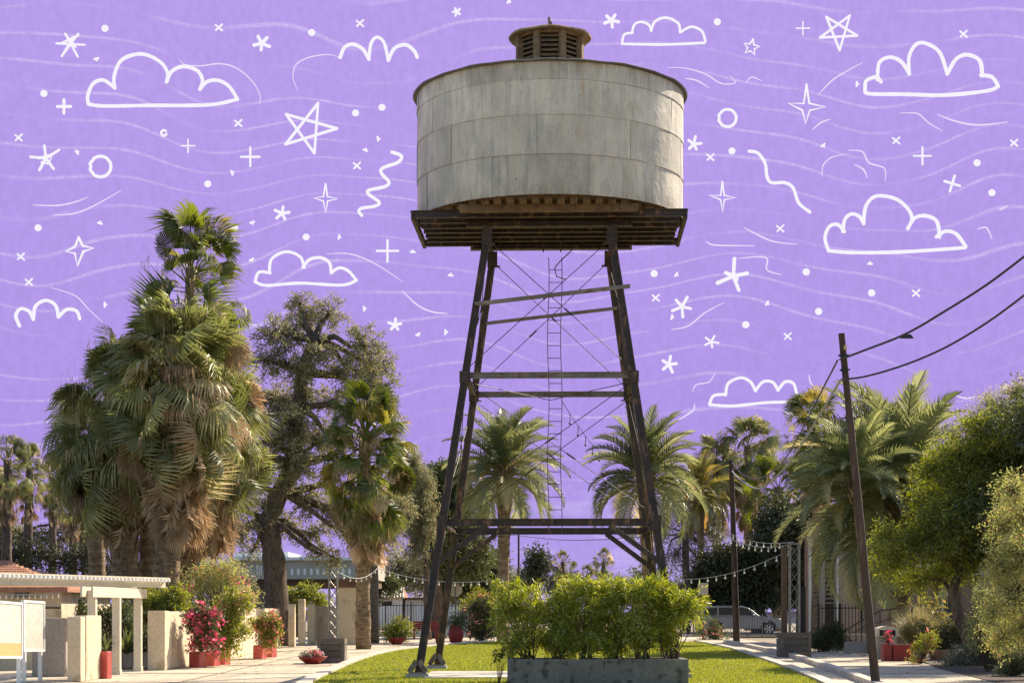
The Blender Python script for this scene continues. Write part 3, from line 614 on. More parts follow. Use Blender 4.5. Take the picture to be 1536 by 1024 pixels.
# ------------------------------------------------------------------ water tower
TC = Vector((XG(825, 45.2), 45.2, 0)); TR = R_(-1.9)
def T(x, y, z):
    c, s = math.cos(TR), math.sin(TR)
    return Vector((TC.x + x*c - y*s, TC.y + x*s + y*c, z))
ZT = 10.62
def hw(z): return 2.96 - 1.46 * z / 10.03
def water_tower():
    t = thing('water_tower', 'tall rusted steel water tower carrying a round grey galvanised tank with louvred cupola', 'water tower', TC)
    # tank: overlapping curved sheets
    zb, zt, R = 10.95, 13.94, 3.2
    rows = [(zb, zb+.90, 0.15), (zb+.90, zb+1.79, 0.62), (zb+1.79, zb+2.58, 0.30), (zb+2.58, zt, 0.85)]
    mb = MB(); nsh = 9; sr = random.Random(11)
    for ri, (z0, z1, ph) in enumerate(rows):
        Rr = R + 0.006 * ri
        for sidx in range(nsh):
            a0 = (sidx + ph) * 2 * PI / nsh; a1 = a0 + 2 * PI / nsh + 0.012; na = 10; lift = 0.006
            vs = []; jz = sr.uniform(-.008, .008)
            for i in range(na + 1):
                a = a0 + (a1 - a0) * i / na; rr = Rr + lift * (i / na) + sr.uniform(-.003, .003)
                for z in (z0 - 0.03 + jz, (z0+z1)/2, z1):
                    r2 = rr + (0.006 if z < z0 else 0)
                    vs.append(T(r2*math.cos(a), r2*math.sin(a), z))
            fs = []
            for i in range(na):
                for j in range(2):
                    q = i*3 + j; fs.append((q, q+3, q+4, q+1))
            mb.add(vs, fs)
    o = mb.build('tank', M['galv'], t, smooth=True)
    # seam laps and rivets
    m2 = MB()
    for z0 in (zb+.90, zb+1.79, zb+2.58):
        m2.tube([T((R+.018)*math.cos(a), (R+.018)*math.sin(a), z0-.03) for a in [2*PI*i/96 for i in range(97)]], 0.0035, 4, False)
    for ri, (z0, z1, ph) in enumerate(rows):
        for sidx in range(nsh):
            a = (sidx + ph) * 2*PI/nsh + .012
            m2.tube([T((R+.02)*math.cos(a), (R+.02)*math.sin(a), z) for z in (z0-.02, z1-.03)], 0.003, 4)
    m2.build('sheet_seam', pm('seam_metal', (0.20,0.18,0.15), (0.33,0.31,0.27), 3, 0.6, 0.2, 0, c3=(0.16,0.10,0.06)), t)
    m2 = MB(); m2.lathe(TC, [(3.14, zb+.002), (0.05, zb+.001)], 64); 
    m2.v = [tuple(T(v[0]-TC.x, v[1]-TC.y, v[2])) for v in m2.v]
    m2.build('tank_floor', M['deckwood'], t)
    # roof
    m3 = MB(); m3.lathe(TC, [(3.31, 13.90), (3.32, 13.93), (3.27, 13.955), (2.2, 14.10), (0.85, 14.26), (0.1, 14.27)], 72)
    for i, v in enumerate(m3.v):
        if i < 72*3:
            a = math.atan2(v[1]-TC.y, v[0]-TC.x); w_ = 0.008*math.sin(a*11)+0.008*math.sin(a*23+1)
            m3.v[i] = (v[0], v[1], v[2]+w_)
    rf = m3.build('roof', M['roofmetal'], t)
    # cupola: octagon of louvre panels
    Rc = 0.79; z0, z1 = 14.2, 15.42; oct_ = [(Rc*math.cos(R_(22.5+45*i)), Rc*math.sin(R_(22.5+45*i))) for i in range(8)]
    mp = MB(); ml = MB(); mc = MB()
    for i in range(8):
        a = oct_[i]; b = oct_[(i+1) % 8]; pa = T(a[0], a[1], 0); pb = T(b[0], b[1], 0)
        mp.bar((pa.x, pa.y, z0), (pa.x, pa.y, z1), 0.14, 0.14, up=(pa-TC))
        mid = (pa+pb)/2; nn = (Vector((mid.x-TC.x, mid.y-TC.y, 0))).normalized()
        ml.bar(pa*.985+TC*.015+Vector((0,0,z1-.06)), pb*.985+TC*.015+Vector((0,0,z1-.06)), .1, .1)
        ml.bar(pa*.985+TC*.015+Vector((0,0,z0+.12)), pb*.985+TC*.015+Vector((0,0,z0+.12)), .1, .12)
        for j in range(8):
            z = z0 + .26 + j*0.115
            ml.bar(Vector((pa.x, pa.y, z)) - nn*.05, Vector((pb.x, pb.y, z)) - nn*.05, .13, .022, up=(nn*0.75 + Vector((0,0,1))).normalized())
    cu = mp.build('cupola', M['cupolawood'], t)
    ml.build('louvre', M['cupolawood'], cu)
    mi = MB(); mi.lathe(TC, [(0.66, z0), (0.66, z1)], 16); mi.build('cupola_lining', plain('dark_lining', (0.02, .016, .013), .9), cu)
    mc.lathe(TC, [(1.00, 15.36), (1.01, 15.40), (0.55, 15.56), (0.12, 15.66), (0.02, 15.66)], 32)
    for i, v in enumerate(mc.v):
        if i < 64:
            a = math.atan2(v[1]-TC.y, v[0]-TC.x); mc.v[i] = (v[0], v[1], v[2]+0.015*math.sin(a*7))
    cp = mc.build('cupola_cap', M['cupolaroof'], cu)
    mf = MB(); mf.tube([TC+Vector((-.01,0,15.64)), TC+Vector((-.02,0,15.9))], .035, 8); mf.tube([TC+Vector((-.02,0,15.86)), TC+Vector((.07,0,15.68))], .02, 6)
    mf.build('finial', M['rust_light'], cu)
    # timber sleepers under the tank
    md = MB()
    for i in range(-10, 11):
        x = i*0.29; L_ = math.sqrt(max(0, 3.02**2 - x*x))
        if L_ > .3: md.box(-1,-1,-1,1,1,1); md.v = md.v[:-8]; md.f = md.f[:-6]; md.bar(T(x, -L_, 10.895), T(x, L_, 10.895), .17, .10)
    md.build('deck_timber', M['deckwood'], t)
    for yy, hh_ in ((-2.35, .17), (2.3, .14)):
        mt = MB(); mt.bar(T(-2.05, yy, 10.78), T(2.05, yy, 10.78), .14, hh_); mt.build('edge_timber', M['deckwood'], t)
    # steel joists
    for y in (-1.9, -1.3, -0.7, -.15, .4, .95, 1.5):
        mj = MB(); e = 3.17 if y < -1.8 or y > 1.45 else 3.05
        mj.ibeam(T(-e, y, 10.75), T(e, y, 10.75), .12, .17, .018)
        mj.build('joist', M['rust'], t)
    for s in (-1, 1):
        me_ = MB(); x = s*3.18
        me_.bar(T(x, -1.95, 10.815), T(x, 1.55, 10.815), .08, .035); me_.bar(T(x*.995, -1.95, 10.64), T(x*.995, 1.55, 10.64), .08, .035)
        for y in (-1.93, -1, 0, .8, 1.53): me_.bar(T(x, y, 10.66), T(x, y, 10.80), .05, .04)
        me_.build('edge_beam', M['rust'], t)
        mg = MB(); mg.ibeam(T(-1.95, s*1.38, 10.61), T(1.95, s*1.38, 10.61), .14, .11, .018); mg.build('girder', M['rust'], t)
        mg = MB(); mg.ibeam(T(s*1.5, -1.6, 10.60), T(s*1.5, 1.6, 10.60), .12, .11, .018); mg.build('girder', M['rust'], t)
    # legs: built-up laced columns
    for sx in (-1, 1):
        for sy in (-1, 1):
            m = MB(); zz = [0.14, 3.5, 7.0, 10.5]
            a = T(sx*hw(0.14), sy*hw(0.14), 0.14); b = T(sx*hw(10.5), sy*hw(10.5), 10.5)
            off = Vector((0.07, 0, 0))
            m.bar(a-off, b-off*.9, .045, .16, up=(0,1,0)); m.bar(a+off, b+off*.9, .045, .16, up=(0,1,0))
            m.bar(a+Vector((0,.075,0)), b+Vector((0,.075,0)), .11, .02, up=(0,1,0))
            m.bar(a+Vector((0,-.05,0)), b+Vector((0,-.05,0)), .09, .012, up=(0,1,0))
            for i in range(60):
                p = a.lerp(b, (i+.5)/60)
                for e in (-1, 1): m.ball(p+off*e+Vector((0,-.084,0)), .010, 5, 4)
            lg = m.build('leg', M['rust'], t)
            for z, hh in ((3.55, .34), (6.95, .28), (10.3, .4)):
                mg = MB(); c_ = T(sx*hw(z), sy*hw(z), z)
                mg.bar(c_+Vector((0,-.112,-hh/2)), c_+Vector((0,-.112,hh/2)), .25, .015, up=(0,1,0))
                for dz in (-hh*.35, 0, hh*.35):
                    for dx in (-.08, .08): mg.ball(c_+Vector((dx,-.125,dz)), .018, 6, 4)
                mg.box(c_.x-.02, c_.y-.12, z-hh*.45, c_.x+.17*(-sx)+.02*sx*-1, c_.y+.02, z-hh*.38)
                mg.build('gusset_plate', M['rust'], lg)
            mf = MB(); c_ = T(sx*hw(0), sy*hw(0), 0)
            mf.box(c_.x-.3, c_.y-.3, 0.0, c_.x+.3, c_.y+.3, .13, top=.8)
            mf.build('footing', M['concrete'], lg)
            mf = MB(); mf.box(c_.x-.2, c_.y-.2, .131, c_.x+.2, c_.y+.2, .16)
            mf.bar(c_+Vector((-.19,-.14,.16)), c_+Vector((-.02,-.14,.42)), .02, .12, up=(1,0,0)); mf.bar(c_+Vector((.19,-.14,.16)), c_+Vector((.03,-.14,.42)), .02, .12, up=(1,0,0))
            for dx in (-.15, .15): mf.tube([c_+Vector((dx,-.17,.15)), c_+Vector((dx,-.17,.25))], .02, 6)
            mf.build('shoe', M['rust_light'], lg)
    # horizontal struts, four sides, two levels
    def L4(z): h = hw(z); return [(-h,-h),(h,-h),(h,h),(-h,h)]
    for z, mt_, hh in ((3.57,'rust',.15),(7.0,'rust_light',.12)):
        q = L4(z)
        for i in range(4):
            a = q[i]; b = q[(i+1) % 4]; m = MB()
            pa = T(a[0], a[1], z); pb = T(b[0], b[1], z)
            m.bar(pa+Vector((0,0,hh/2)), pb+Vector((0,0,hh/2)), .11, .02); m.bar(pa, pb, .02, hh)
            m.bar(pa+Vector((0,0,-hh/2)), pb+Vector((0,0,-hh/2)), .11, .02)
            for f in (.02, .27, .52, .8): 
                pp = pa.lerp(pb, f); m.bar(pp+Vector((0,0,-hh/2)), pp+Vector((0,0,hh/2)), .05, .1)
            m.build('strut', M['rust_light'] if (mt_ == 'rust_light' and i in (0, 2)) else M['rust'], t)
    # tie rods
    lev = [(3.6, 7.0), (7.0, 10.4)]
    for z0_, z1_ in lev:
        a4 = L4(z0_); b4 = L4(z1_)
        for i in range(4):
            j = (i+1) % 4
            for u, v in ((a4[i], b4[j]), (a4[j], b4[i])):
                m = MB(); pa = T(u[0], u[1], z0_+.12); pb = T(v[0], v[1], z1_-.15); m.tube([pa, pb], .0095, 5)
                mid = pa.lerp(pb, .5+.06*(1 if u is a4[i] else -1)); dd = (pb-pa).normalized(); m.tube([mid-dd*.12, mid+dd*.12], .022, 6)
                m.build('tie_rod', M['rust'], t)
    m = MB(); q = L4(6.9)
    m.tube([T(q[0][0],q[0][1],6.85), T(0,.4,6.68), T(q[1][0],q[1][1],6.85)], .01, 5); m.build('tie_rod', M['rust'], t)
    # slanted loose beams
    m = MB(); m.bar(P(712,456,43.4), P(945,429,43.4), .07, .09); m.build('slanted_beam', M['rust_light'], t)
    m = MB(); m.bar(P(729,485,46.6), P(926,462,46.4), .06, .08); m.build('slanted_beam', M['rust_light'], t)
    # knee braces
    zk = 3.5
    for sx in (-1, 1):
        for sy in (-1, 1):
            m = MB(); z0_ = 2.62; p = T(sx*hw(z0_), sy*hw(z0_), z0_); q_ = T(sx*(hw(zk)-1.05), sy*hw(zk), zk)
            m.bar(p, q_, .07, .12); m.build('knee_brace', M['rust'], t)
            m = MB(); q_ = T(sx*hw(zk), sy*(hw(zk)-1.0), zk); m.bar(p, q_, .07, .12); m.build('knee_brace', M['rust'], t)
    # inlet pipe between ladder and deck
    m = MB(); m.tube([P(858,368,45.3),P(857,376,45.3),P(840,392,45.3),P(832,402,45.3),P(835,415,45.3),P(850,419,45.3)], .014, 6); m.build('inlet_pipe', M['rust'], t)
    for x in (815, 841): m = MB(); m.tube([P(x,362,45.3), P(x,378,45.3)], .02, 6); m.build('outlet_stub', M['rust'], t)
    # ladder
    lx0, lx1 = XG(822.5, 45.9), XG(842, 45.9); zz0, zz1 = EYE + (HY-800)*45.9/FPX, EYE + (HY-386)*45.9/FPX
    ld = MB()
    def lwob(z): return 0.02*math.sin(z*2.1)
    for xx in (lx0, lx1): ld.tube([(xx + lwob(z), 45.9, z) for z in np.linspace(zz0, zz1, 18)], .010, 5)
    lo = ld.build('ladder', M['rust'], t); z = zz0 + .28
    while z < zz1 - .1: lr = MB(); lr.tube([(lx0+lwob(z), 45.9, z), (lx1+lwob(z), 45.9, z)], .009, 5); lr.build('rung', M['rust'], lo); z += .31
    return t
water_tower()

# ------------------------------------------------------------------ vegetation kit
def unit(v): return v / (np.linalg.norm(v, axis=-1, keepdims=True) + 1e-9)
def place(tv, tf, Ms, offs):
    K = len(Ms); V = np.einsum('kij,vj->kvi', Ms, tv) + offs[:, None, :]
    F = tf[None] + (np.arange(K) * len(tv))[:, None, None]
    return V.reshape(-1, 3), F.reshape(-1, tf.shape[1])
def join(parts):
    V = []; F = []; n = 0
    for v, f in parts:
        V.append(v); F.append(f + n); n += len(v)
    return np.concatenate(V), np.concatenate(F)
def fan_template(seed, spread=115, nseg=26, droop=.35, united=.5):
    r = np.random.default_rng(seed); V = [(0,0,0)]; F = []
    for i in range(nseg):
        a0 = R_(-spread + 2*spread*i/nseg); a1 = R_(-spread + 2*spread*(i+1)/nseg); am = (a0+a1)/2
        L = 1.0*(0.82 + .18*math.cos(am*0.8)) * r.uniform(.88, 1.08); tw = r.uniform(-.02, .02)
        def pt(a, rad, z): return (math.sin(a)*rad, math.cos(a)*rad, z)
        dz = lambda q: -droop*(q**2.4)*r.uniform(.85, 1.15)
        b = len(V); cup = .14
        zz = lambda rad, a: cup*rad*(1-math.cos(a))*0.6
        V += [pt(a0, united, zz(united,a0)+.025+dz(united)*.5), pt(a1, united, zz(united,a1)-.025+dz(united)*.5),
              pt(am-(am-a0)*.7, .78*L, zz(.78,am)+dz(.72)+tw), pt(am+(a1-am)*.7, .78*L, zz(.78,am)+dz(.72)-tw), pt(am+r.uniform(-.05,.05), L*.97, zz(.8,am)+dz(1.0)-droop*r.uniform(0,.5))]
        F += [(0,b,b+1),(b,b+3,b+1),(b,b+2,b+3),(b+2,b+4,b+3)]
    return np.array(V), np.array(F, dtype=np.int32)
FAN = [fan_template(i, 116, 32, d, .38) for i, d in enumerate((.25, .42, .6, .85))]
FAND = [fan_template(20+i, 62, 16, d, .4) for i, d in enumerate((.1, .25))]
PET = (np.array([(-.03,0,0),(.03,0,0),(.018,1,0),(-.018,1,0),(0,0,-.035),(0,1,-.02)]), np.array([(0,1,2),(0,2,3),(0,5,4),(0,3,5),(1,4,5),(1,5,2)], dtype=np.int32))
def frame(f, roll, up=None):
    f = unit(f); r = unit(np.cross(f, np.tile([0,0,1.], (len(f),1)) + 1e-4)); u = np.cross(r, f)
    c = np.cos(roll)[:,None]; s = np.sin(roll)[:,None]
    r2 = r*c + u*s; u2 = -r*s + u*c
    return np.stack([r2, f, u2], axis=2)
def fan_crown(c, R, n, span, seed, hi=82, lo=-55, drift=None):
    """fan leaves around axis point c; span = how far down the trunk they attach"""
    r = np.random.default_rng(seed); parts = []
    n = int(n*1.2); t = (np.arange(n) + r.random(n))/n
    el = np.radians(hi + (lo-hi)*t**0.9 + r.normal(0, 7, n)); az = np.arange(n)*2.39996 + r.normal(0, .25, n)
    pet = R*(.42 + .34*r.random(n)); bl = R*(.36 + .13*r.random(n))
    d = np.stack([np.cos(el)*np.cos(az), np.cos(el)*np.sin(az), np.sin(el)], 1)
    at = np.array(c)[None] + np.stack([np.zeros(n), np.zeros(n), -span*t**1.3], 1) + d*0.12
    # petiole bends: end point sags
    end = at + d*pet[:,None] + np.stack([np.zeros(n), np.zeros(n), -.10*pet*np.cos(el)], 1)
    lf = unit(d + np.stack([np.zeros(n), np.zeros(n), -(.08+.5*t)*(.3+.7*r.random(n))], 1) + r.normal(0,.12,(n,3)))
    Mf = frame(lf, r.normal(0, .85, n))
    for k in range(4):
        sel = (np.floor(t*2.2 + r.random(n)*2) % 4).astype(int) == k
        if sel.any(): parts.append(place(FAN[k][0], FAN[k][1], Mf[sel]*bl[sel][:,None,None], end[sel]))
    pd = end - at; pl = np.linalg.norm(pd, axis=1); Mp = frame(pd, np.zeros(n)); Mp[:,:,1] *= pl[:,None]
    parts.append(place(PET[0], PET[1], Mp, at))
    # thin pale threads hanging from the blade tips
    m = n*14; ii = r.integers(0, n, m); aa = np.radians(r.uniform(-95, 95, m)); rr_ = bl[ii]*r.uniform(.7,.95,m)
    tip = end[ii] + Mf[ii][:,:,0]*(np.sin(aa)*rr_)[:,None] + Mf[ii][:,:,1]*(np.cos(aa)*rr_)[:,None] - np.stack([np.zeros(m),np.zeros(m),.25*rr_],1)
    ln = R*r.uniform(.10,.30,m); sd = np.stack([np.cos(az[ii]+1.5), np.sin(az[ii]+1.5), np.zeros(m)],1)*(.009*max(1,c[1]/60))
    lo_ = tip + np.stack([r.normal(0,.05,m), r.normal(0,.05,m), -ln],1)
    TV = np.stack([tip-sd, tip+sd, lo_+sd*.4],1).reshape(-1,3)
    V, F = join(parts); return V, F, TV, np.arange(len(TV), dtype=np.int32).reshape(-1,3)
def skirt(c, R, n, span, seed):
    r = np.random.default_rng(seed); t = r.random(n); az = r.random(n)*2*PI; el = np.radians(-62 - 24*r.random(n) + 12*(1-t))
    d = np.stack([np.cos(el)*np.cos(az), np.cos(el)*np.sin(az), np.sin(el)], 1)
    rad = .12 + .18*r.random(n)
    at = np.array(c)[None] + np.stack([np.cos(az)*rad, np.sin(az)*rad, -span*t], 1)
    bl = R*(.35+.25*r.random(n)); pet = R*(.28+.15*r.random(n))
    end = at + d*pet[:,None]
    lf = unit(d*.5 + np.array([0,0,-1.]) + r.normal(0,.12,(n,3)))
    Mf = frame(lf, r.random(n)*6.28); parts = []
    for k in range(2):
        sel = np.arange(n) % 2 == k
        S = Mf[sel]*bl[sel][:,None,None]; S[:,:,0] *= .42
        parts.append(place(FAND[k][0], FAND[k][1], S, end[sel]))
    pd = end-at; pl = np.linalg.norm(pd, axis=1); Mp = frame(pd, np.zeros(n)); Mp[:,:,1] *= pl[:,None]
    parts.append(place(PET[0], PET[1], Mp, at)); return join(parts)
def palm_trunk(pts, rad, parent, mat, boots=0, seed=0, n=14):
    r = np.random.default_rng(seed); mb = MB()
    P0 = [Vector(p) for p in pts]; dense = []
    rr = []
    for i in range(len(P0)-1):
        k = 8
        for j in range(k): dense.append(P0[i].lerp(P0[i+1], j/k)); rr.append(rad[i]+(rad[i+1]-rad[i])*j/k)
    dense.append(P0[-1]); rr.append(rad[-1])
    rr = [q*(1+.05*r.normal()) for q in rr]
    mb.tube(dense, rr, n)
    o = mb.build('trunk', mat, parent, smooth=True)
    if boots:
        tv = np.array([(-.5,0,0),(.5,0,0),(.22,.28,1),(-.22,.28,1),(-.4,-.25,0),(.4,-.25,0)]); tf = np.array([(0,1,2),(0,2,3),(0,3,4),(1,5,2),(4,3,2),(4,2,5)], dtype=np.int32)
        N_ = boots; tt = (np.arange(N_)+.5)/N_; az = np.arange(N_)*2.39996 + r.normal(0,.08,N_)
        cum = np.linspace(0, 1, len(dense)); C3 = np.array([tuple(p) for p in dense]); pos = np.stack([np.interp(tt, cum, C3[:,i]) for i in range(3)],1); ra = np.interp(tt, cum, rr)
        out = np.stack([np.cos(az), np.sin(az), np.zeros(N_)],1); side = np.stack([-np.sin(az), np.cos(az), np.zeros(N_)],1)
        up = np.stack([r.normal(0,.12,N_), r.normal(0,.12,N_), np.ones(N_)],1)
        sz = (ra*.62)*r.uniform(.8,1.2,N_); s2 = ra*.85*r.uniform(.7,1.3,N_)
        Ms = np.stack([side*sz[:,None], out*(s2*1.0)[:,None], up*s2[:,None]], axis=2)
        V, F = place(tv, tf, Ms, pos + out*(ra*.93)[:,None])
        np_obj('leaf_base', V, F, mat, o)['kind'] = 'stuff'
    return o
def fan_palm(label, base, top, R, n, span, seed, tr=(.3,.25), skirt_n=40, skirt_span=1.2, leaf='fan', boots=0, group=None, hi=82, lo=-50, bark='palmbark', cat='palm tree', name='fan_palm', skR=None):
    base = Vector(base); top = Vector(top)
    t = thing(name, label, cat, base, group)
    mid = base.lerp(top, .5) + Vector((rnd.uniform(-.05,.05), 0, 0))*(top-base).length*.2
    palm_trunk([base, mid, top], [tr[0], (tr[0]+tr[1])/2, tr[1]], t, M[bark], boots, seed)
    V, F, TV, TF = fan_crown(top, R, n, span, seed, hi, lo); co = np_obj('crown', V, F, M[leaf], t); np_obj('frond_threads', TV, TF, M['dead'], co)['kind'] = 'stuff'
    if n > 50:
        V, F, TV, TF = fan_crown(top, R*.95, max(6, int(n*.16)), span*1.2, seed+40, 25, -60); np_obj('dry_fronds', V, F, M['dead'], t)
    if skirt_n:
        V, F = skirt(tuple(top - Vector((0,0,span*.75))), skR or R, skirt_n, skirt_span, seed+1); np_obj('dead_frond_skirt', V, F, M['dead'], t)
    return t
def frond_template(seed, bend=1.3, pairs=44, ll=.23, vee=.5, w=.0085):
    r = np.random.default_rng(seed); V = []; F = []
    ts = np.linspace(0,1,30); ang = -bend*ts**1.6; dy = np.cumsum(np.cos(ang))/30; dz = np.cumsum(np.sin(ang))/30
    def ra(t): return np.array([0, np.interp(t,ts,dy), np.interp(t,ts,dz)]), np.interp(t,ts,ang)
    prev = None
    for i in range(13):
        p, a = ra(i/12); wd = .012*(1-i/12*.8); up = np.array([0,-math.sin(a),math.cos(a)])
        b = len(V); V += [p+np.array([-wd,0,0]), p+np.array([wd,0,0]), p-up*wd]
        if i:
            for (x,y) in ((0,1),(1,2),(2,0)): F += [(b-3+x,b-3+y,b+y),(b-3+x,b+y,b+x)]
    for i in range(pairs):
        t = .14+.86*(i+.5)/pairs; p, a = ra(t); fw = np.array([0,math.cos(a),math.sin(a)]); up = np.array([0,-math.sin(a),math.cos(a)])
        L = ll*(math.sin(PI*min(1,(t*.8+.22)))**.7)*r.uniform(.85,1.1)
        for s in (-1,1):
            d = unit(np.array([s*(1.0-.35*t),0,0]) + fw*(.55+.5*t+r.normal(0,.08)) + up*(vee*r.uniform(.5,1.2)))
            mid = p + d*L*.55; tip = p + d*L + np.array([0,0,-L*r.uniform(.08,.3)]); q = fw*w
            b = len(V); V += [p-q, p+q, mid+q*1.1, mid-q*1.1, tip]; F += [(b,b+1,b+2),(b,b+2,b+3),(b+3,b+2,b+4),(int(t*12)*3+2,b,b+1)]
    return np.array(V), np.array(F, dtype=np.int32)
FR = [frond_template(i, b) for i, b in enumerate((.9,1.25,1.6,2.0))]
def feather_crown(c, L, n, seed, hi=86, lo=-35, span=.5):
    r = np.random.default_rng(seed); t = (np.arange(n)+r.random(n))/n
    el = np.radians(hi+(lo-hi)*t**1.0 + r.normal(0,6,n)); az = np.arange(n)*2.39996 + r.normal(0,.2,n)
    d = np.stack([np.cos(el)*np.cos(az), np.cos(el)*np.sin(az), np.sin(el)],1)
    at = np.array(c)[None] + np.stack([np.zeros(n),np.zeros(n),-span*t],1) + d*.1
    Mf = frame(d, r.normal(0,.3,n)); sc = L*r.uniform(.85,1.1,n); parts = []
    var = np.clip((t*2.5 + r.random(n)*1.2).astype(int),0,3)
    for k in range(4):
        s = var == k
        if s.any(): parts.append(place(FR[k][0], FR[k][1], Mf[s]*sc[s][:,None,None], at[s]))
    return join(parts)
def date_palm(label, base, top, L, n, seed, tr=(.25,.28), leaf='date', boots=120, group='date palms behind the tower', hi=86, lo=-24, name='date_palm', stubs=60):
    base = Vector(base); top = Vector(top); t = thing(name, label, 'palm tree', base, group)
    palm_trunk([base, base.lerp(top,.5), top.lerp(base,.06), top], [tr[0], tr[0]*.95, tr[1]*1.25, tr[1]], t, M['palmbark'], boots, seed)
    V, F = feather_crown(top, L, n, seed, hi, lo); np_obj('crown', V, F, M[leaf], t)
    if stubs:
        r = np.random.default_rng(seed+5); el = np.radians(r.uniform(20,70,stubs)); az = r.random(stubs)*6.28
        d = np.stack([np.cos(el)*np.cos(az), np.cos(el)*np.sin(az), np.sin(el)],1); at = np.array(top)[None] + np.stack([np.cos(az)*tr[1]*.9, np.sin(az)*tr[1]*.9, -r.random(stubs)*L*.28],1)
        Mp = frame(d, np.zeros(stubs)); Mp[:,:,1] *= L*.17; Mp[:,:,0] *= 1.6; V, F = place(PET[0], PET[1], Mp, at); np_obj('cut_frond_stubs', V, F, M['dead'], t)
    return t
def leaf_cloud(clumps, tufts, per, ll, lw, sig, seed, droop=.2, shell=2.2):
    """clumps: list of (center, (rx,ry,rz)). returns V,F, tuft centres, owning clump"""
    r = np.random.default_rng(seed); A = []; own = []
    vol = np.array([c[1][0]*c[1][2] for c in clumps]); cnt = np.maximum(2, (tufts*vol/vol.sum()).astype(int))
    for i, ((c, ra), m_) in enumerate(zip(clumps, cnt)):
        d = unit(r.normal(size=(m_,3))); q = r.random(m_)**(1/shell)
        A.append(np.array(c)[None] + d*q[:,None]*np.array(ra)[None]); own += [i]*m_
    A = np.concatenate(A); own = np.array(own); K = len(A); n = K*per
    c = np.repeat(A, per, 0); ctr = np.array([np.array(clumps[i][0]) for i in own]); outd = unit(np.repeat(A-ctr, per, 0))
    s = sig*np.repeat(r.uniform(.6,1.3,K), per)[:,None]
    od = unit(A-ctr[:, :]) if len(ctr) == K else unit(r.normal(size=(K,3)))
    ax = unit(od*.6 + r.normal(size=(K,3))*.55 + np.array([0,0,.05-droop])); ax = np.repeat(ax, per, 0); u_ = r.random(n)[:,None]
    p = c + ax*(u_-.4)*sig*3.4 - np.array([0,0,1.])*(u_**2)*sig*(.4+droop) + r.normal(size=(n,3))*s*np.array([.5,.5,.42])
    d = unit(ax*.6 + outd*.25 + r.normal(size=(n,3))*.6 + np.array([0,0,-droop]))
    sd = unit(np.cross(d, r.normal(size=(n,3)))); L = ll*r.uniform(.6,1.35,n)[:,None]; W = lw*r.uniform(.7,1.3,n)[:,None]
    nn = np.cross(sd, d)
    V = np.stack([p, p+d*L*.45+sd*W*.5+nn*W*.15, p+d*L, p+d*L*.45-sd*W*.5+nn*W*.15],1).reshape(-1,3)
    F = np.arange(n*4, dtype=np.int32).reshape(-1,4)
    return V, F, A, own
def twigs(A, src, r0, seed):
    r = np.random.default_rng(seed); n = len(A); d = A-src; Ln = np.linalg.norm(d,axis=1); M_ = frame(d, r.random(n)*6)
    tv = np.array([(math.cos(a)*w_, y, math.sin(a)*w_) for y, w_ in ((0,1),(1,.3)) for a in (0,2.09,4.19)]); tf = np.array([(0,1,4,3),(1,2,5,4),(2,0,3,5)], dtype=np.int32)
    M_[:,:,0] *= r0; M_[:,:,2] *= r0; M_[:,:,1] *= Ln[:,None]
    return place(tv, tf, M_, src)
def leafy(name, label, cat, base, clumps, leaf, tufts, per, ll, lw, sig, seed, trunk=None, tr=.2, group=None, droop=.2, bark='bark', shell=2.2, twig=.012, limbs=True, forks=None):
    base = Vector(base); t = thing(name, label, cat, base, group); r = random.Random(seed)
    V, F, A, own = leaf_cloud(clumps, tufts, per, ll, lw, sig, seed, droop, shell)
    np_obj('crown', V, F, M[leaf], t)
    if trunk:
        pts = [Vector(p) for p in trunk]; mb = MB(); n = len(pts)
        dn = []; 
        for i in range(n-1):
            for j in range(5): dn.append(pts[i].lerp(pts[i+1], j/5) + Vector((r.uniform(-1,1), r.uniform(-1,1), 0))*tr*.12)
        dn.append(pts[-1]); mb.tube(dn, [tr*(1.25-.75*i/len(dn))*(1+r.uniform(-.08,.08)) + (tr*.5 if i == 0 else 0) for i in range(len(dn))], 12)
        o = mb.build('trunk', M[bark], t, smooth=True)
        if limbs:
            ml = MB(); fk = [Vector(f) for f in (forks or [pts[-1]])]
            for c, ra in clumps:
                c = Vector(c); f = min(fk + [pts[-1]], key=lambda q: (q-c).length)
                m1 = f.lerp(c, .35)+Vector((r.uniform(-.3,.3), r.uniform(-.2,.2), r.uniform(-.1,.35)))*(c-f).length*.35; m2 = f.lerp(c,.72)+Vector((r.uniform(-.3,.3), r.uniform(-.2,.2), r.uniform(-.2,.2)))*(c-f).length*.3
                k = tr*.42; ml.tube([f, m1, m2, c], [k, k*.75, k*.5, k*.3], 7)
            V1 = ml
            V1.build('limbs', M[bark], t, smooth=True)
    else: o = None
    src = np.array([np.array(clumps[i][0]) for i in own]); 
    if not limbs or not trunk: src = np.tile(np.array(base), (len(A),1)) if limbs is None else src
    V, F = twigs(A, src, twig, seed+3); np_obj('twigs', V, F, M[bark], t)
    return t
def PC(px, py, d, r, ry=None, k=1.0, flat=1.0):     # clump from picture position, radius in px
    s = d/FPX; return (tuple(P(px, py, d)), (r*s*k, (ry or r)*s*k, r*s*k*flat))

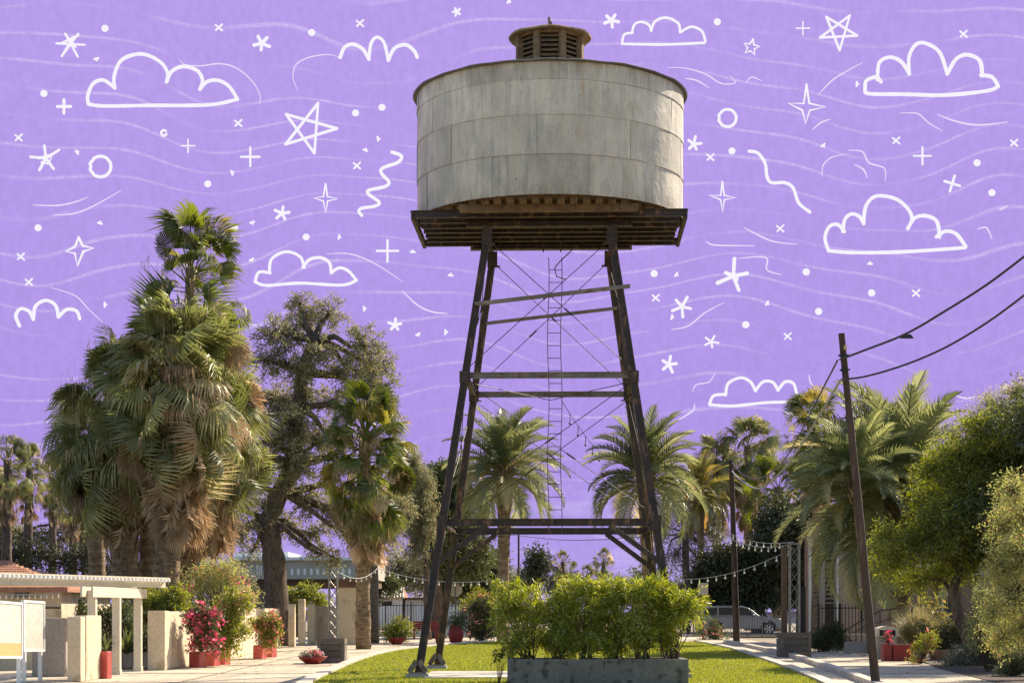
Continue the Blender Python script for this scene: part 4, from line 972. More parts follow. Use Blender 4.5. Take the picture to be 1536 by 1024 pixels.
# ------------------------------------------------------------------ big left fan palms
BG = 'big fan palms in the clump at left'
def gpd(px, d): return Vector((XG(px, d), d, 0))
fan_palm('tallest fan palm of the left clump, its small crown standing above all others', gpd(272,63), P(286,402,63), 2.0, 42, 2.0, 101, (.34,.17), 26, 1.2, 'fan', 0, BG, hi=88, lo=-48, skR=1.5)
fan_palm('thick trunked fan palm on the left side of the clump above the tiled roof', gpd(197,60), P(176,596,60), 2.25, 84, 2.1, 102, (.46,.40), 50, 1.5, 'fan_grey', 170, BG, hi=80, lo=-55)
fan_palm('middle fan palm of the left clump, thick trunk right beside the pergola end', gpd(243,58), P(264,550,58), 2.35, 88, 1.9, 103, (.46,.38), 180, 2.5, 'fan_grey', 170, BG, hi=82, lo=-55)
fan_palm('fan palm on the right side of the left clump with long straw coloured skirt', gpd(262,61.5), P(312,604,61.5), 2.05, 88, 2.0, 104, (.4,.3), 190, 2.2, 'fan_grey', 100, BG, hi=80, lo=-62)
fan_palm('short fan palm in the middle of the left clump, between the thick trunks', gpd(222,61), P(222,620,61), 1.9, 66, 1.3, 106, (.3,.26), 60, 1.6, 'fan_grey', 60, BG, hi=78, lo=-58)
fan_palm('low left fan palm of the clump with fronds reaching furthest left', gpd(150,65), P(140,655,65), 1.5, 48, 1.1, 105, (.3,.26), 20, 1.2, 'fan', 0, BG, hi=75, lo=-66)

fan_palm('single fan palm with green crown and brown skirt in front of the grey tree', G(545,973)+Vector((0,0,0)), P(548,648,DG(973)), 1.85, 92, 2.4, 110, (.30,.24), 80, 2.3, 'fan', 130, None, hi=84, lo=-60)
fan_palm('slender grey trunked palm right behind the single fan palm', gpd(562,86), P(560,745,86), 1.5, 26, .8, 111, (.22,.17), 22, 1.2, 'fan_grey', 0, None, bark='palmgrey')

# ------------------------------------------------------------------ distant left palms
lp = [(12,690,88),(45,700,100),(78,715,112),(0,728,118),(108,735,104),(128,745,120)]
lb = ['slim distant palm nearest the left edge, tall and dark', 'slim distant palm second from the left edge with ragged crown', 'slim distant palm between the left edge palms and the clump', 'distant palm cut by the left picture edge', 'distant palm hidden partly by the big clump, left of its fronds', 'distant low palm close beside the big clump']
for i, ((px, py, d), l_) in enumerate(zip(lp, lb)):
    fan_palm(l_, gpd(px+rnd.uniform(-4,4),d), P(px,py,d), 1.15, 34, .9, 130+i, (.3,.2), 26, 1.6, 'fan_grey', 0, 'slim distant palms at the left edge', bark='bark')

# ------------------------------------------------------------------ grey tall tree (left centre)
d = 80
gc = [(455,478,34),(415,500,30),(495,470,26),(430,545,30),(395,540,24),(480,530,30),(545,520,36),(570,545,30),(520,560,30),(460,590,30),(410,600,30),(575,580,24),(500,600,26),(585,620,22),
      (440,640,40),(400,660,34),(480,660,34),(385,700,30),(430,700,40),(460,750,30),(395,760,30),(365,790,24),(470,800,24),(500,770,24),(520,800,20),(585,700,28),(600,760,26),(590,810,20),(450,455,20),(480,830,18)]
leafy('tall_leafy_tree', 'tall old grey green tree with twisted limbs behind the garden wall', 'tree', gpd(415,d),
      [PC(x, y, d+rnd.uniform(-1.2,1.2), r, k=.94) for x,y,r in gc+[(425,600,26),(455,560,22),(440,500,26),(550,560,26),(420,640,26),(500,655,22),(460,700,24),(365,720,22),(430,790,22),(352,800,18),(545,790,20),(560,835,16),(380,825,16),(500,835,18),(350,760,18),(378,630,22),(372,580,18)]], 'olive', 1900, 32, .15, .05, .17, 201,
      trunk=[gpd(418,d), P(412,850,d), P(402,780,d), P(440,700,d), P(445,640,d), P(452,560,d), P(470,510,d)], tr=.42, forks=[P(402,780,d), P(428,740,d), P(440,690,d), P(450,610,d), P(456,560,d)], twig=.02)
# second stem of the trunk
# ------------------------------------------------------------------ trees behind the tower left
d = 100
leafy('dense_tree', 'dark dense tree behind the left tower legs', 'tree', gpd(655,d), [PC(x,y,d+rnd.uniform(-1,1),r) for x,y,r in ((640,740,44),(680,720,34),(640,785,28),(665,790,48),(700,770,34),(668,835,28),(700,830,38),(610,720,22))],
      'mid', 1500, 30, .19, .085, .24, 202, trunk=[gpd(655,d), P(655,860,d), P(655,800,d)], tr=.3)
d = 96
leafy('weeping_tree', 'weeping grey green branch mass hanging between the single palm and the tower', 'tree', gpd(628,d), [PC(x,y,d,r,flat=1.5) for x,y,r in ((615,700,22),(630,730,24),(612,770,20),(640,780,20),(625,820,16))],
      'olive', 520, 30, .16, .05, .18, 203, trunk=[gpd(640,d), P(640,860,d), P(632,760,d)], tr=.16, droop=1.0)
d = 104
leafy('round_tree', 'dark green tree with sunlit top behind the iron fence, left of the date palm trunk', 'tree', gpd(715,d), [PC(x,y,d,r) for x,y,r in ((700,855,30),(735,850,26),(680,870,26),(720,885,30))],
      'mid', 900, 28, .18, .085, .22, 204, trunk=[gpd(712,d), P(712,890,d)], tr=.2)

# ------------------------------------------------------------------ date palms
DGp = 'date palms behind the tower'
date_palm('tall date palm framed by the tower legs, its trunk bare and straight', gpd(754,92), P(757,700,92), 3.5, 72, 301, (.30,.34), boots=190)
date_palm('date palm whose trunk stands right behind the right tower legs', gpd(975,92), P(968,712,92), 3.6, 70, 302, (.30,.34), boots=150)
date_palm('huge date palm behind the leaning pole at right with upright crown', gpd(1350,70), P(1348,748,70), 5.0, 110, 303, (.42,.5), boots=150, hi=88, lo=-22)
date_palm('broad feather palm with golden hanging frond tips left of the leaning pole', gpd(1306,66), P(1283,722,66), 2.85, 60, 304, (.11,.14), leaf='date', boots=120, hi=80, lo=16)
V, F = feather_crown(P(1272,732,66), 2.1, 9, 777, 14, -4); np_obj('yellowed_fronds', V, F, M['date_gold'], [o for o in bpy.data.objects if o.name.startswith('date_palm')][-1])
date_palm('small golden fronded palm between tower and the skirted palms', gpd(1052,126), P(1050,735,126), 3.3, 50, 305, (.2,.25), leaf='date_gold', boots=0, hi=80, lo=-50)
RG = 'fan palms with brown skirts right of the tower'
fan_palm('left one of the two brown skirted fan palms behind the slim pole', gpd(1078,136), P(1074,688,136), 2.2, 44, 1.2, 311, (.35,.28), 110, 3.4, 'fan_grey', 0, RG)
fan_palm('right one of the two brown skirted fan palms, crown open and higher', gpd(1124,136), P(1122,668,136), 2.35, 42, .9, 312, (.35,.28), 110, 4.0, 'fan_grey', 0, RG)
fan_palm('dark fan palm just left of the leaning pole, rising behind the feather palm', gpd(1222,84), P(1224,640,84), 1.75, 50, 1.1, 313, (.17,.14), 40, 1.6, 'fan', 0, RG)
fan_palm('dark drooping palm between the skirted palms and the feather palm', gpd(1166,130), P(1168,730,130), 2.6, 60, 3.4, 314, (.4,.35), 50, 3, 'fan', 0, RG, hi=70, lo=-70)
# ------------------------------------------------------------------ right trees
d = 53
cl_ = [(1345,835,34),(1385,815,42),(1330,800,22),(1420,780,48),(1395,745,34),(1465,740,58),(1440,690,46),(1500,690,60),(1530,640,46),(1480,640,36),(1450,830,40),(1500,800,60),(1545,740,70),(1420,850,34),(1375,860,26),(1540,840,50),(1400,700,26)]
leafy('feathery_tree', 'large feathery bright green tree filling the right side above the garden', 'tree', gpd(1475,d), [PC(x,y,d+rnd.uniform(-1.5,1.5),r,k=.9,flat=.75) for x,y,r in cl_],
      'acacia', 3300, 34, .11, .032, .22, 401, trunk=[gpd(1468,d), P(1440,930,d), P(1428,890,d), P(1440,850,d), P(1450,800,d)], tr=.16, forks=[P(1440,850,d), P(1428,890,d)])
d = 62
leafy('wispy_tree', 'wispy pale tops of a thin tree above the feathery tree at the right edge', 'tree', gpd(1530,d+3), [PC(x,y,d+3,r) for x,y,r in ((1490,612,26),(1525,590,26),(1455,635,22),(1540,620,26),(1430,655,16))],
      'desert', 480, 22, .08, .025, .17, 402, trunk=[gpd(1535,d+3), P(1530,760,d+3), P(1515,660,d+3)], tr=.12)
d = 42
leafy('desert_tree', 'yellow olive branching tree nearest the right picture edge', 'tree', gpd(1560,d), [PC(x,y,d+rnd.uniform(-.8,.8),r) for x,y,r in ((1520,735,30),(1545,770,40),(1505,790,30),(1535,830,42),(1500,850,26),(1525,890,44),(1490,915,26),(1540,940,40),(1505,955,24))],
      'desert', 760, 30, .07, .024, .13, 403, trunk=[gpd(1562,d), P(1558,920,d), P(1548,820,d), P(1540,760,d)], tr=.10, forks=[P(1556,920,d),P(1550,850,d)])
d = 108
leafy('dark_tree', 'dark shady tree mass behind the silver car', 'tree', gpd(1130,d+14), [PC(x,y,d+14+rnd.uniform(-2,2),r) for x,y,r in ((1168,785,36),(1185,810,44),(1110,850,36),(1080,850,34),(1140,870,44),(1190,860,44),(1230,840,40),(1090,890,30),(1215,780,36),(1060,880,26))],
      'darkleaf', 2400, 30, .26, .13, .34, 404, trunk=[gpd(1140,d+14), P(1140,860,d+14)], tr=.35)
d = 130
leafy('pale_tree', 'pale grey green thin tree between the right tower legs and the slim pole', 'tree', gpd(1030,d), [PC(x,y,d,r) for x,y,r in ((1010,740,24),(1035,770,30),(1000,790,24),(1045,810,30),(1015,830,30),(1075,800,22),(1050,850,26),(985,840,22),(960,800,18))],
      'wispy', 650, 18, .17, .06, .42, 405, trunk=[gpd(1030,d), P(1028,860,d), P(1025,800,d)], tr=.2)
d = 90
leafy('shade_tree', 'dark tree in front of the cream building by the leaning pole', 'tree', gpd(1320,d-6), [PC(x,y,d-6,r) for x,y,r in ((1322,870,16),(1325,895,14),(1350,800,30),(1390,770,40),(1330,915,12))],
      'darkleaf', 420, 26, .16, .07, .22, 406, trunk=[gpd(1322,d-6), P(1320,870,d-6)], tr=.15)
# ------------------------------------------------------------------ far trees along the horizon
far = [('far_tree','mid green hedge behind the fence left of the white house roofs',[(560,885,14),(575,872,12),(590,878,10)],140,'mid'),
       ('far_tree','olive tree far behind the left tower legs',[(600,845,24),(630,855,24),(585,865,16),(660,850,22),(615,870,18),(640,880,14)],165,'olive'),
       ('far_tree','olive bushes far behind the leftmost distant palms',[(30,800,24),(75,810,24),(120,800,24),(150,815,24),(5,790,22),(105,780,18)],118,'olive'),
       ('far_tree','pale olive bush far behind the flowering climber',[(300,850,22),(330,860,22),(360,870,18),(285,875,16)],120,'wispy'),
       ('far_tree','distant pointed dark tree above the planter hedge',[(805,832,15),(812,848,18),(798,860,18)],200,'darkleaf'),
       ('far_tree','distant pale bush row left above the planter hedge',[(775,872,20),(795,876,20),(750,876,18)],220,'wispy'),
       ('far_tree','distant low pale bush right above the planter hedge',[(850,872,16),(875,880,14),(830,876,16),(900,884,14),(930,880,14)],240,'wispy'),
       ('far_tree','distant bush beyond the lawn right of the hedge',[(960,870,22),(990,880,24),(1020,880,22)],190,'mid'),
       ('far_tree','distant dark hedge behind the white fence at left',[(675,905,18),(655,900,14)],150,'mid'),
       ('far_tree','distant yellow lit tree under the far building roof',[(445,895,16),(460,890,16),(430,898,14),(480,900,14)],105,'yellowleaf'),
       ('far_tree','distant dark thicket at the far left behind the roof',[(20,830,26),(60,835,26),(100,840,26),(135,835,26),(0,850,24),(160,860,20)],100,'darkleaf')]
for nm, l_, cs, d, lf in far:
    k = d/FPX
    leafy(nm, l_, 'tree', gpd(cs[0][0], d), [PC(x,y,d,r) for x,y,r in cs], lf, 60*len(cs), 18, 5*k, 2.2*k, 6*k, int(cs[0][0])+7, trunk=[gpd(cs[0][0],d), P(cs[0][0], cs[0][1], d)], tr=.25, twig=.03, group='distant trees along the horizon')
for px, py, d, l_ in ((844,842,190,'tiny distant palm above the middle of the hedge'),(905,842,200,'tiny distant palm right above the middle of the hedge'),(880,862,230,'tiniest distant palm low over the hedge')):
    fan_palm(l_, gpd(px,d), P(px,py,d), 1.3, 26, .8, int(px), (.25,.2), 10, .8, 'fan_grey', 0, 'tiny distant palms above the hedge', bark='bark')

# ------------------------------------------------------------------ planter with hedge
d = 38.0
pl = thing('concrete_planter', 'long low grey concrete planter at the foot of the tower', 'planter', gpd(897,d))
X0, X1 = XG(761,d), XG(1033,d); zt = EYE-(988-HY)*d/FPX
mb = MB(); mb.box(X0, d, 0, X1, d+.12, zt); mb.box(X0, d+.12, 0, X0+.12, d+1.28, zt); mb.box(X1-.12, d+.12, 0, X1, d+1.28, zt); mb.box(X0, d+1.28, 0, X1, d+1.4, zt)
mb.build('planter_wall', M['planter_grey'], pl, bevel=.012)
mb = MB(); mb.box(X0+.12, d+.12, .1, X1-.12, d+1.28, zt-.05); mb.build('soil', M['soil'], pl)
hl = ['leftmost leafy shrub of the planter, leaning out over its left end', 'second shrub from the left in the grey planter', 'third shrub from the left in the grey planter', 'fourth shrub from the left, right of the planter middle', 'fifth shrub from the left in the grey planter', 'rightmost shrub of the planter with paler leaves, overhanging its right end']
hx = [792, 838, 880, 922, 965, 1006]
for i, (px, l_) in enumerate(zip(hx, hl)):
    dd = d+.7+rnd.uniform(-.2,.2); base = Vector((XG(px,dd), dd, zt-.05)); r = random.Random(50+i)
    wide = 36 if 0 < i < 5 else 42; sh = -22 if i == 0 else (16 if i == 5 else 0)
    cs = []
    for k_ in range(23):
        yy = 874 + (r.random()*14 if i % 2 else 0) + 90*r.random()**1.4; ww = wide*(1.0 if yy < 940 else .8)
        cs.append(PC(px+sh*(.6 if yy < 940 else .2)+r.uniform(-ww,ww)*.72, yy, dd+r.uniform(-.35,.35), r.uniform(8,17)))
    t = thing('planter_shrub', l_, 'shrub', base, 'shrubs growing in the grey planter')
    V, F, A, own = leaf_cloud(cs, 270, 26, .13, .022, .085, 500+i, droop=.1, shell=2.0)
    np_obj('foliage', V, F, M['bamboo'], t)
    mbs = MB(); cc = [Vector(c[0]) for c in cs]
    for c in cc: 
        b0 = base+Vector((r.uniform(-.15,.15), r.uniform(-.1,.1), 0)); m1 = b0.lerp(c,.5)+Vector((r.uniform(-.12,.12),0,.08)); mbs.tube([b0, m1, c], [.013,.010,.006], 5)
    mbs.build('stems', M['bark'], t)
    V, F = twigs(A, np.array([np.array(cs[j][0]) for j in own]), .004, 600+i); np_obj('twigs', M and V, F, M['bark'], t)
# low tufts at the planter foot / edges
leafy('low_plant', 'small green plant leaning out at the left end of the planter', 'plant', Vector((XG(748,38.6),38.6,0)), [PC(748,985,38.6,9),PC(760,975,38.8,8)], 'mid', 26, 16, .07,.022,.05, 610, limbs=None, twig=.004)

# ------------------------------------------------------------------ poles and cables
def pole(label, a, b, r0, r1, group=None):
    t = thing('utility_pole', label, 'utility pole', a, group); a = Vector(a); b = Vector(b); mb = MB(); n = 14; q = random.Random(4)
    mb.tube([a.lerp(b,i/n)+Vector((q.uniform(-.006,.006),0,0)) for i in range(n+1)], [r0+(r1-r0)*i/n for i in range(n+1)], 14); mb.build('pole', M['polewood'], t, smooth=False)
    return t
d = 38.0
pb = P(1314.5,1029.9,d); pb.z = 0; ptop = P(1262.5,500,d)
t = pole('leaning dark wooden utility pole at right foreground', pb, ptop, .092, .066)
mb = MB()
for f, sz in ((.936,.10),(.895,.09)):
    c = pb.lerp(ptop, f); mb.box(c.x-.10, c.y-.12, c.z-.03, c.x+.03, c.y-.06, c.z+.03); mb.tube([c+Vector((-.13,-.09,0)), c+Vector((.08,-.09,.01))], .018, 6)
mb.build('cable_clamp', M['black_iron'], t)
mb = MB()
for f in (.958,): c = pb.lerp(ptop, f); mb.box(c.x+.0, c.y-.085, c.z-.04, c.x+.06, c.y-.07, c.z+.05)
mb.build('number_tag', M['tan_panel'], t)
p2b = G(1105,962); p2t = P(1097,690,p2b.y)
t2 = pole('straight slim dark utility pole by the iron fence', p2b, p2t, .17, .11)
mb = MB(); mb.bar(p2t+Vector((-.1,0,-.2)), p2t+Vector((.1,0,-.2)), .1, .3); mb.build('cable_clamp', M['black_iron'], t2)
p3 = gpd(1033,120); pole('thin distant dark utility pole right of the tower', p3, P(1031,770,120), .12, .08)
p4 = gpd(778,210); pole('tiny distant pole above the planter hedge', p4, P(778,797,210), .14, .11)
def cable(label, pts, r, m='cable', name='power_cable', cat='cable', group=None):
    mb = MB(); mb.tube(pts, r, 6); return tag(mb.build(name, M[m], loc=pts[0]), label, cat, group)
def sag(a, b, s, n=22):
    a = Vector(a); b = Vector(b); return [a.lerp(b,i/n)+Vector((0,0,-4*s*(i/n)*(1-i/n))) for i in range(n+1)]
c1 = pb.lerp(ptop,.936)+Vector((0,-.09,0)); c2 = pb.lerp(ptop,.895)+Vector((0,-.09,0))
# nearer pole out of the frame to the right, cables climb towards it
def curve_px(pts, dd): 
    sp = smooth_path(pts, 6); n = len(sp); return [P(x,y,dd[0]+(dd[1]-dd[0])*i/(n-1)) for i,(x,y) in enumerate(sp)]
g = curve_px([(1260,539),(1300,524),(1360,500),(1420,465),(1480,427),(1536,385),(1600,335)], (c1.y, 32))
cable('upper thick cable rising from the leaning pole to the right edge', g, .022, group='cables on the leaning pole')
g2 = curve_px([(1262,569),(1300,564),(1360,546),(1420,520),(1480,484),(1536,443),(1600,392)], (c2.y, 32))
cable('lower cable rising from the leaning pole to the right edge', g2, .020, group='cables on the leaning pole')
mb = MB(); q = P(1360,505,36.3); mb.box(q.x-.13,q.y-.04,q.z-.03,q.x+.13,q.y+.04,q.z+.045, top=.6); mb.tube([q+Vector((-.05,0,.05)), q+Vector((.1,0,.12))], .012, 6)
tag(mb.build('splice_box', M['cable'], loc=q), 'small black splice box hanging on the upper cable', 'cable box')
for i, (st, lb_) in enumerate((((1256,540),'left one of the two thin cables slanting down from the leaning pole'),((1260,571),'right one of the two thin cables slanting down from the leaning pole'))):
    e = [(1256,541),(1228,595),(1200,650),(1172,695),(1140,717),(1115,712),(1098,693)] if i == 0 else [(1260,571),(1232,618),(1205,662),(1176,703),(1140,732),(1112,720),(1098,706)]
    cable(lb_, curve_px(e, (38, p2t.y)), .022+.010*i, 'cable_pale' if i else 'cable', group='cables on the leaning pole')
cable('thin far wire crossing behind the tower from the tiny pole', curve_px([(700,795),(778,803),(870,810),(1031,800)], (210,122)), .03, group='far wires')
# street lamp behind date palm
sb = gpd(752,140); t = thing('street_lamp', 'slim street lamp arm reaching right from behind the date palm trunk', 'street lamp', sb); mb = MB()
mb.tube([sb, P(752,790,140), P(760,780,140), P(780,771,140), P(794,769,140)], [.1,.07,.05,.04,.04], 8); mb.build('lamp_pole', M['grey_iron'], t)
mb = MB(); q = P(797,770,140); mb.box(q.x-.3,q.y-.12,q.z-.06,q.x+.3,q.y+.12,q.z+.06, top=.7); mb.build('lamp_head', M['white_paint'], t)

# ------------------------------------------------------------------ truss light towers on crates + strings
def truss_tower(label, px0, px1, ytop, ybase, d, crate, crate_label):
    bx0, bx1, by0, by1 = crate; k = d/FPX; cxx = XG((bx0+bx1)/2, d); hwid = (bx1-bx0)*k/2; zt_ = EYE-(by0-HY)*k
    tc_ = thing('wooden_crate', crate_label, 'crate', (cxx, d+hwid, 0)); mb = MB()
    nb = 4; hh = zt_/nb
    for i in range(nb):
        z0 = i*hh+.012; z1 = (i+1)*hh-.008
        mb.box(cxx-hwid, d, z0, cxx+hwid, d+.05, z1); mb.box(cxx-hwid, d+.05, z0, cxx-hwid+.05, d+2*hwid-.05, z1); mb.box(cxx+hwid-.05, d+.05, z0, cxx+hwid, d+2*hwid-.05, z1); mb.box(cxx-hwid, d+2*hwid-.05, z0, cxx+hwid, d+2*hwid, z1)
    mb.build('side_boards', M['crate'], tc_)
    mb = MB()
    for sx in (-1,1): mb.box(cxx+sx*(hwid-.05)-.05, d-.02, 0, cxx+sx*(hwid-.05)+.05, d-.002, zt_+.01)
    mb.box(cxx-hwid+.05, d+.06, .05, cxx+hwid-.05, d+2*hwid-.06, zt_-.06); mb.build('corner_boards', M['crate'], tc_)
    x0, x1 = XG(px0,d), XG(px1,d); zz = EYE+(HY-ytop)*k; dy = x1-x0; y0 = d+hwid-dy/2; y1 = y0+dy; z0 = zt_-.055
    t = thing('truss_tower', label, 'truss tower', ((x0+x1)/2, (y0+y1)/2, z0))
    for (x, y) in ((x0,y0),(x1,y0),(x1,y1),(x0,y1)): mb = MB(); mb.tube([(x,y,z0),(x,y,zz)], .024, 8); mb.build('upright', M['truss'], t)
    mb = MB(); cr = [(x0,y0),(x1,y0),(x1,y1),(x0,y1)]; n = int((zz-z0)/(dy*1.25)); st = (zz-z0)/n
    for i in range(n):
        for j in range(4):
            a = cr[j]; b = cr[(j+1)%4]
            if i % 2: a, b = b, a
            mb.tube([(a[0],a[1],z0+i*st),(b[0],b[1],z0+(i+1)*st)], .014, 5)
    mb.build('lacing', M['truss'], t)
    mb = MB(); mb.box(x0-.04,y0-.04,zz,x1+.04,y1+.04,zz+.03); mb.build('cap_plate', M['truss'], t)
    return Vector(((x0+x1)/2, (y0+y1)/2, zz+.03))
dL = DG(994); tl = truss_tower('lattice light tower standing in the wooden crate by the left garden wall', 492, 504, 853, 957, dL, (476,517,957,994), 'weathered wooden crate on the left pavement holding a lattice tower')
dR = DG(985); trr = truss_tower('lattice light tower standing in the dark crate on the right path', 1188, 1202, 815, 948, dR, (1171,1217,948,985), 'dark banded wooden crate on the right path holding a lattice tower')
# brown timber post beside right truss, pale post beside left
mb = MB(); q = trr; mb.box(q.x-.35, q.y+.42, 0, q.x-.17, q.y+.60, q.z-.1); tag(mb.build('timber_post', M['brownwood'], loc=(q.x-.26,q.y+.5,0)), 'reddish brown timber post close behind the right lattice tower', 'post')
mb = MB(); mb.box(q.x+.20, q.y+.8, 0, q.x+.5, q.y+1.0, EYE+(HY-880)*(q.y+1)/FPX); tag(mb.build('iron_post', M['black_iron'], loc=(q.x+.4,q.y+.9,0)), 'black iron gate post right of the right lattice tower', 'post')
def lights(label, pts, nb, group='strings of bulbs'):
    t = thing('string_lights', label, 'string lights', pts[0], group); mb = MB(); mb.tube(pts, .012, 5); mb.build('cord', M['cable_pale'], t)
    n = len(pts)-1
    tmpl = None
    for i in range(nb):
        f = (i+.5)/nb*n; k = int(f); p = Vector(pts[k]).lerp(Vector(pts[k+1]), f-k); sc = p.y/70
        if tmpl is None:
            mb = MB(); mb.tube([p, p+Vector((0,0,-.09*sc))], .014*sc, 6); mb.ball(p+Vector((0,0,-.12*sc)), .034*sc, 8, 6, (1,1,1.2)); tmpl = mb.build('bulb', M['bulb'], t, smooth=True); bp = p
        else:
            o = tmpl.copy(); C.collection.objects.link(o); o.parent = t; o.location = Vector(tmpl.location)+(p-bp)
lights('string of bulbs running right from the left lattice tower to the single palm', sag(tl, P(566,852,76), .35), 8)
lights('string of bulbs stretched behind the left tower legs', sag(P(566,852,76), P(760,866,78), .35), 16)
lights('string of bulbs falling from upper left onto the right lattice tower', sag(P(1062,786,80), trr, .45), 14)
lights('lower string of bulbs between the slim pole and the right lattice tower', sag(P(1020,868,80), trr+Vector((0,0,-.15)), .3), 12)
lights('highest string of bulbs, from the slim pole side to the right lattice tower', sag(P(1096,800,90), trr+Vector((0,.1,.05)), .2), 9)
mb = MB(); ln = sag(P(842,600,46), P(925,700,60), .2, 8); t = thing('hanging_cord', 'short cord with small dark bulbs hanging inside the tower frame', 'string lights', ln[0]); mb.tube(ln, .008, 5); mb.build('cord', M['cable'], t)
for i in range(1,6): mb = MB(); mb.tube([ln[i], ln[i]+Vector((0,0,-.22))], .01, 5); mb.ball(ln[i]+Vector((0,0,-.24)), .035, 6, 5); mb.build('bulb', M['cable'], t)

# ------------------------------------------------------------------ left garden walls, pergola, signs
def boxthing(name, label, cat, mat, x0,y0,z0,x1,y1,z1, rz=0, bevel=.02, group=None):
    mb = MB(); c = ((x0+x1)/2,(y0+y1)/2,z0); mb.box(x0,y0,z0,x1,y1,z1,rz); return tag(mb.build(name, M[mat], loc=c, bevel=bevel), label, cat, group)
def wallseg(name, label, a, b, th, h, mat, cat='wall', cap=0):
    a = Vector(a); b = Vector(b); m = (a+b)/2; mb = MB(); mb.bar(a+Vector((0,0,h/2)), b+Vector((0,0,h/2)), th, h)
    t = thing(name, label, cat, (m.x,m.y,0)); mb.build('wall_body', M[mat], t, bevel=.03)
    return t
# wall B: starts at the pillar face x 228..., runs away
z_h = 1.52
wallseg('garden_wall', 'pale stucco garden wall running back from its square end behind the pink flower pots', (-9.2,48.9,0), (-9.2,63,0), .40, z_h, 'stucco')
wallseg('garden_wall', 'pale stucco wall with leaf shadows behind the second group of red pots', (-9.22,63.05,0), (-9.9,78,0), .35, 1.60, 'stucco')
boxthing('wall_pier','square tan end pier of the garden wall with shaded front face','pier','stucco', -9.43,48.3,0,-8.98,48.895,1.54)
# pillar A near the sign
dA = DG(1022)
boxthing('wall_pier','rough stacked stucco pier just right of the notice boards','pier','stucco', XG(101,dA),dA,0,XG(121,dA),dA+.45,1.42, rz=0)
boxthing('wall_pier','smooth sunlit stucco pier beside the pergola posts','pier','stucco', XG(101,dA)+.04,dA+.455,0,XG(121,dA)+.02,42.7,1.44, rz=.0)
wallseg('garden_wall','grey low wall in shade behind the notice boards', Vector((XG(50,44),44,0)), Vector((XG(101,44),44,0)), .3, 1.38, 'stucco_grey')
# tall slender columns further back
for i,(px,l_) in enumerate(((437,'leftmost of the three pale pillars ending the back wall'),(452,'middle one of the three pale pillars ending the back wall'),(466,'right pale pillar ending the back wall'))):
    d = 78+2*i; boxthing('pale_pillar', l_, 'pillar', 'stucco', XG(px-5,d),d,0,XG(px+5,d),d+.4,EYE+(HY-(905 if i!=1 else 898))*d/FPX, group='pale pillars of the back wall')
wallseg('garden_wall','pale back wall right of the pillars, beside the crate', Vector((XG(470,84),84,0)), Vector((XG(508,86),86,0)), .3, 1.7, 'stucco')
# stucco block with planted roof (behind left truss)
d = 82; t = thing('stucco_block', 'plain stucco block behind the left lattice tower with a ledge of plants on top', 'building', gpd(518,d)); mb = MB(); z1 = EYE+(HY-880)*d/FPX
mb.box(XG(503,d),d,0,XG(537,d),d+2.5,z1); mb.build('wall', M['stucco'], t, bevel=.03); mb = MB(); mb.box(XG(500,d),d-.15,z1+.003,XG(541,d),d+2.6,z1+.14); mb.box(XG(503,d),d-.1,z1+.14,XG(540,d),d+.1,z1+.38); mb.build('ledge', M['brownwood'], t)
# pergola
pg = thing('pergola', 'cream painted wooden pergola with rafters and three square posts at left', 'pergola', gpd(180,45))
for px, dd in ((138.5,43.2),(175,45.3),(207,47.7)):
    x = XG(px,dd); mb = MB(); mb.box(x-.095,dd-.095,0,x+.095,dd+.095,2.02); mb.box(x-.11,dd-.11,0,x+.11,dd+.11,.12); mb.build('post', M['cream'], pg, bevel=.008)
a = Vector((XG(138.5,43.2),43.2,2.0)); b = Vector((XG(207,47.7),47.7,2.0)); u = (b-a).normalized(); nrm = Vector((-u.y,u.x,0))
for s in (-1,1):
    mb = MB(); mb.bar(a-u*.5+nrm*s*.125+Vector((0,0,-.02)), b+u*.35+nrm*s*.125+Vector((0,0,-.02)), .05, .24); mb.build('beam', M['cream'], pg, bevel=.006)
a2 = Vector((XG(-40,40.2),40.2,2.17)); b2 = b+u*1.6+Vector((0,0,.17)); 
# long roof: fascia beams + many rafters + battens
start = Vector((XG(-60,41),41,0)); end = Vector((XG(226,48.6),48.6,0)); dv = (end-start).normalized(); nv = Vector((-dv.y,dv.x,0))
L_ = (end-start).length
for s in (-.42,.42):
    mb = MB(); mb.bar(start+nv*s+Vector((0,0,2.21)), end+nv*s+Vector((0,0,2.21)), .045, .15); mb.build('fascia', M['cream'], pg)
nr = 46
for i in range(nr):
    f = (i+.5)/nr; p = start+dv*L_*f; mb = MB(); mb.bar(p-nv*.62+Vector((0,0,2.325)), p+nv*.62+Vector((0,0,2.325)), .055, .075); mb.build('rafter', M['white_paint'], pg)
mb = MB()
for s in (-.55,-.3,0,.3,.55): mb.bar(start+nv*s+Vector((0,0,2.38)), end+nv*s+Vector((0,0,2.38)), .05, .03)
mb.build('batten', M['cream'], pg)
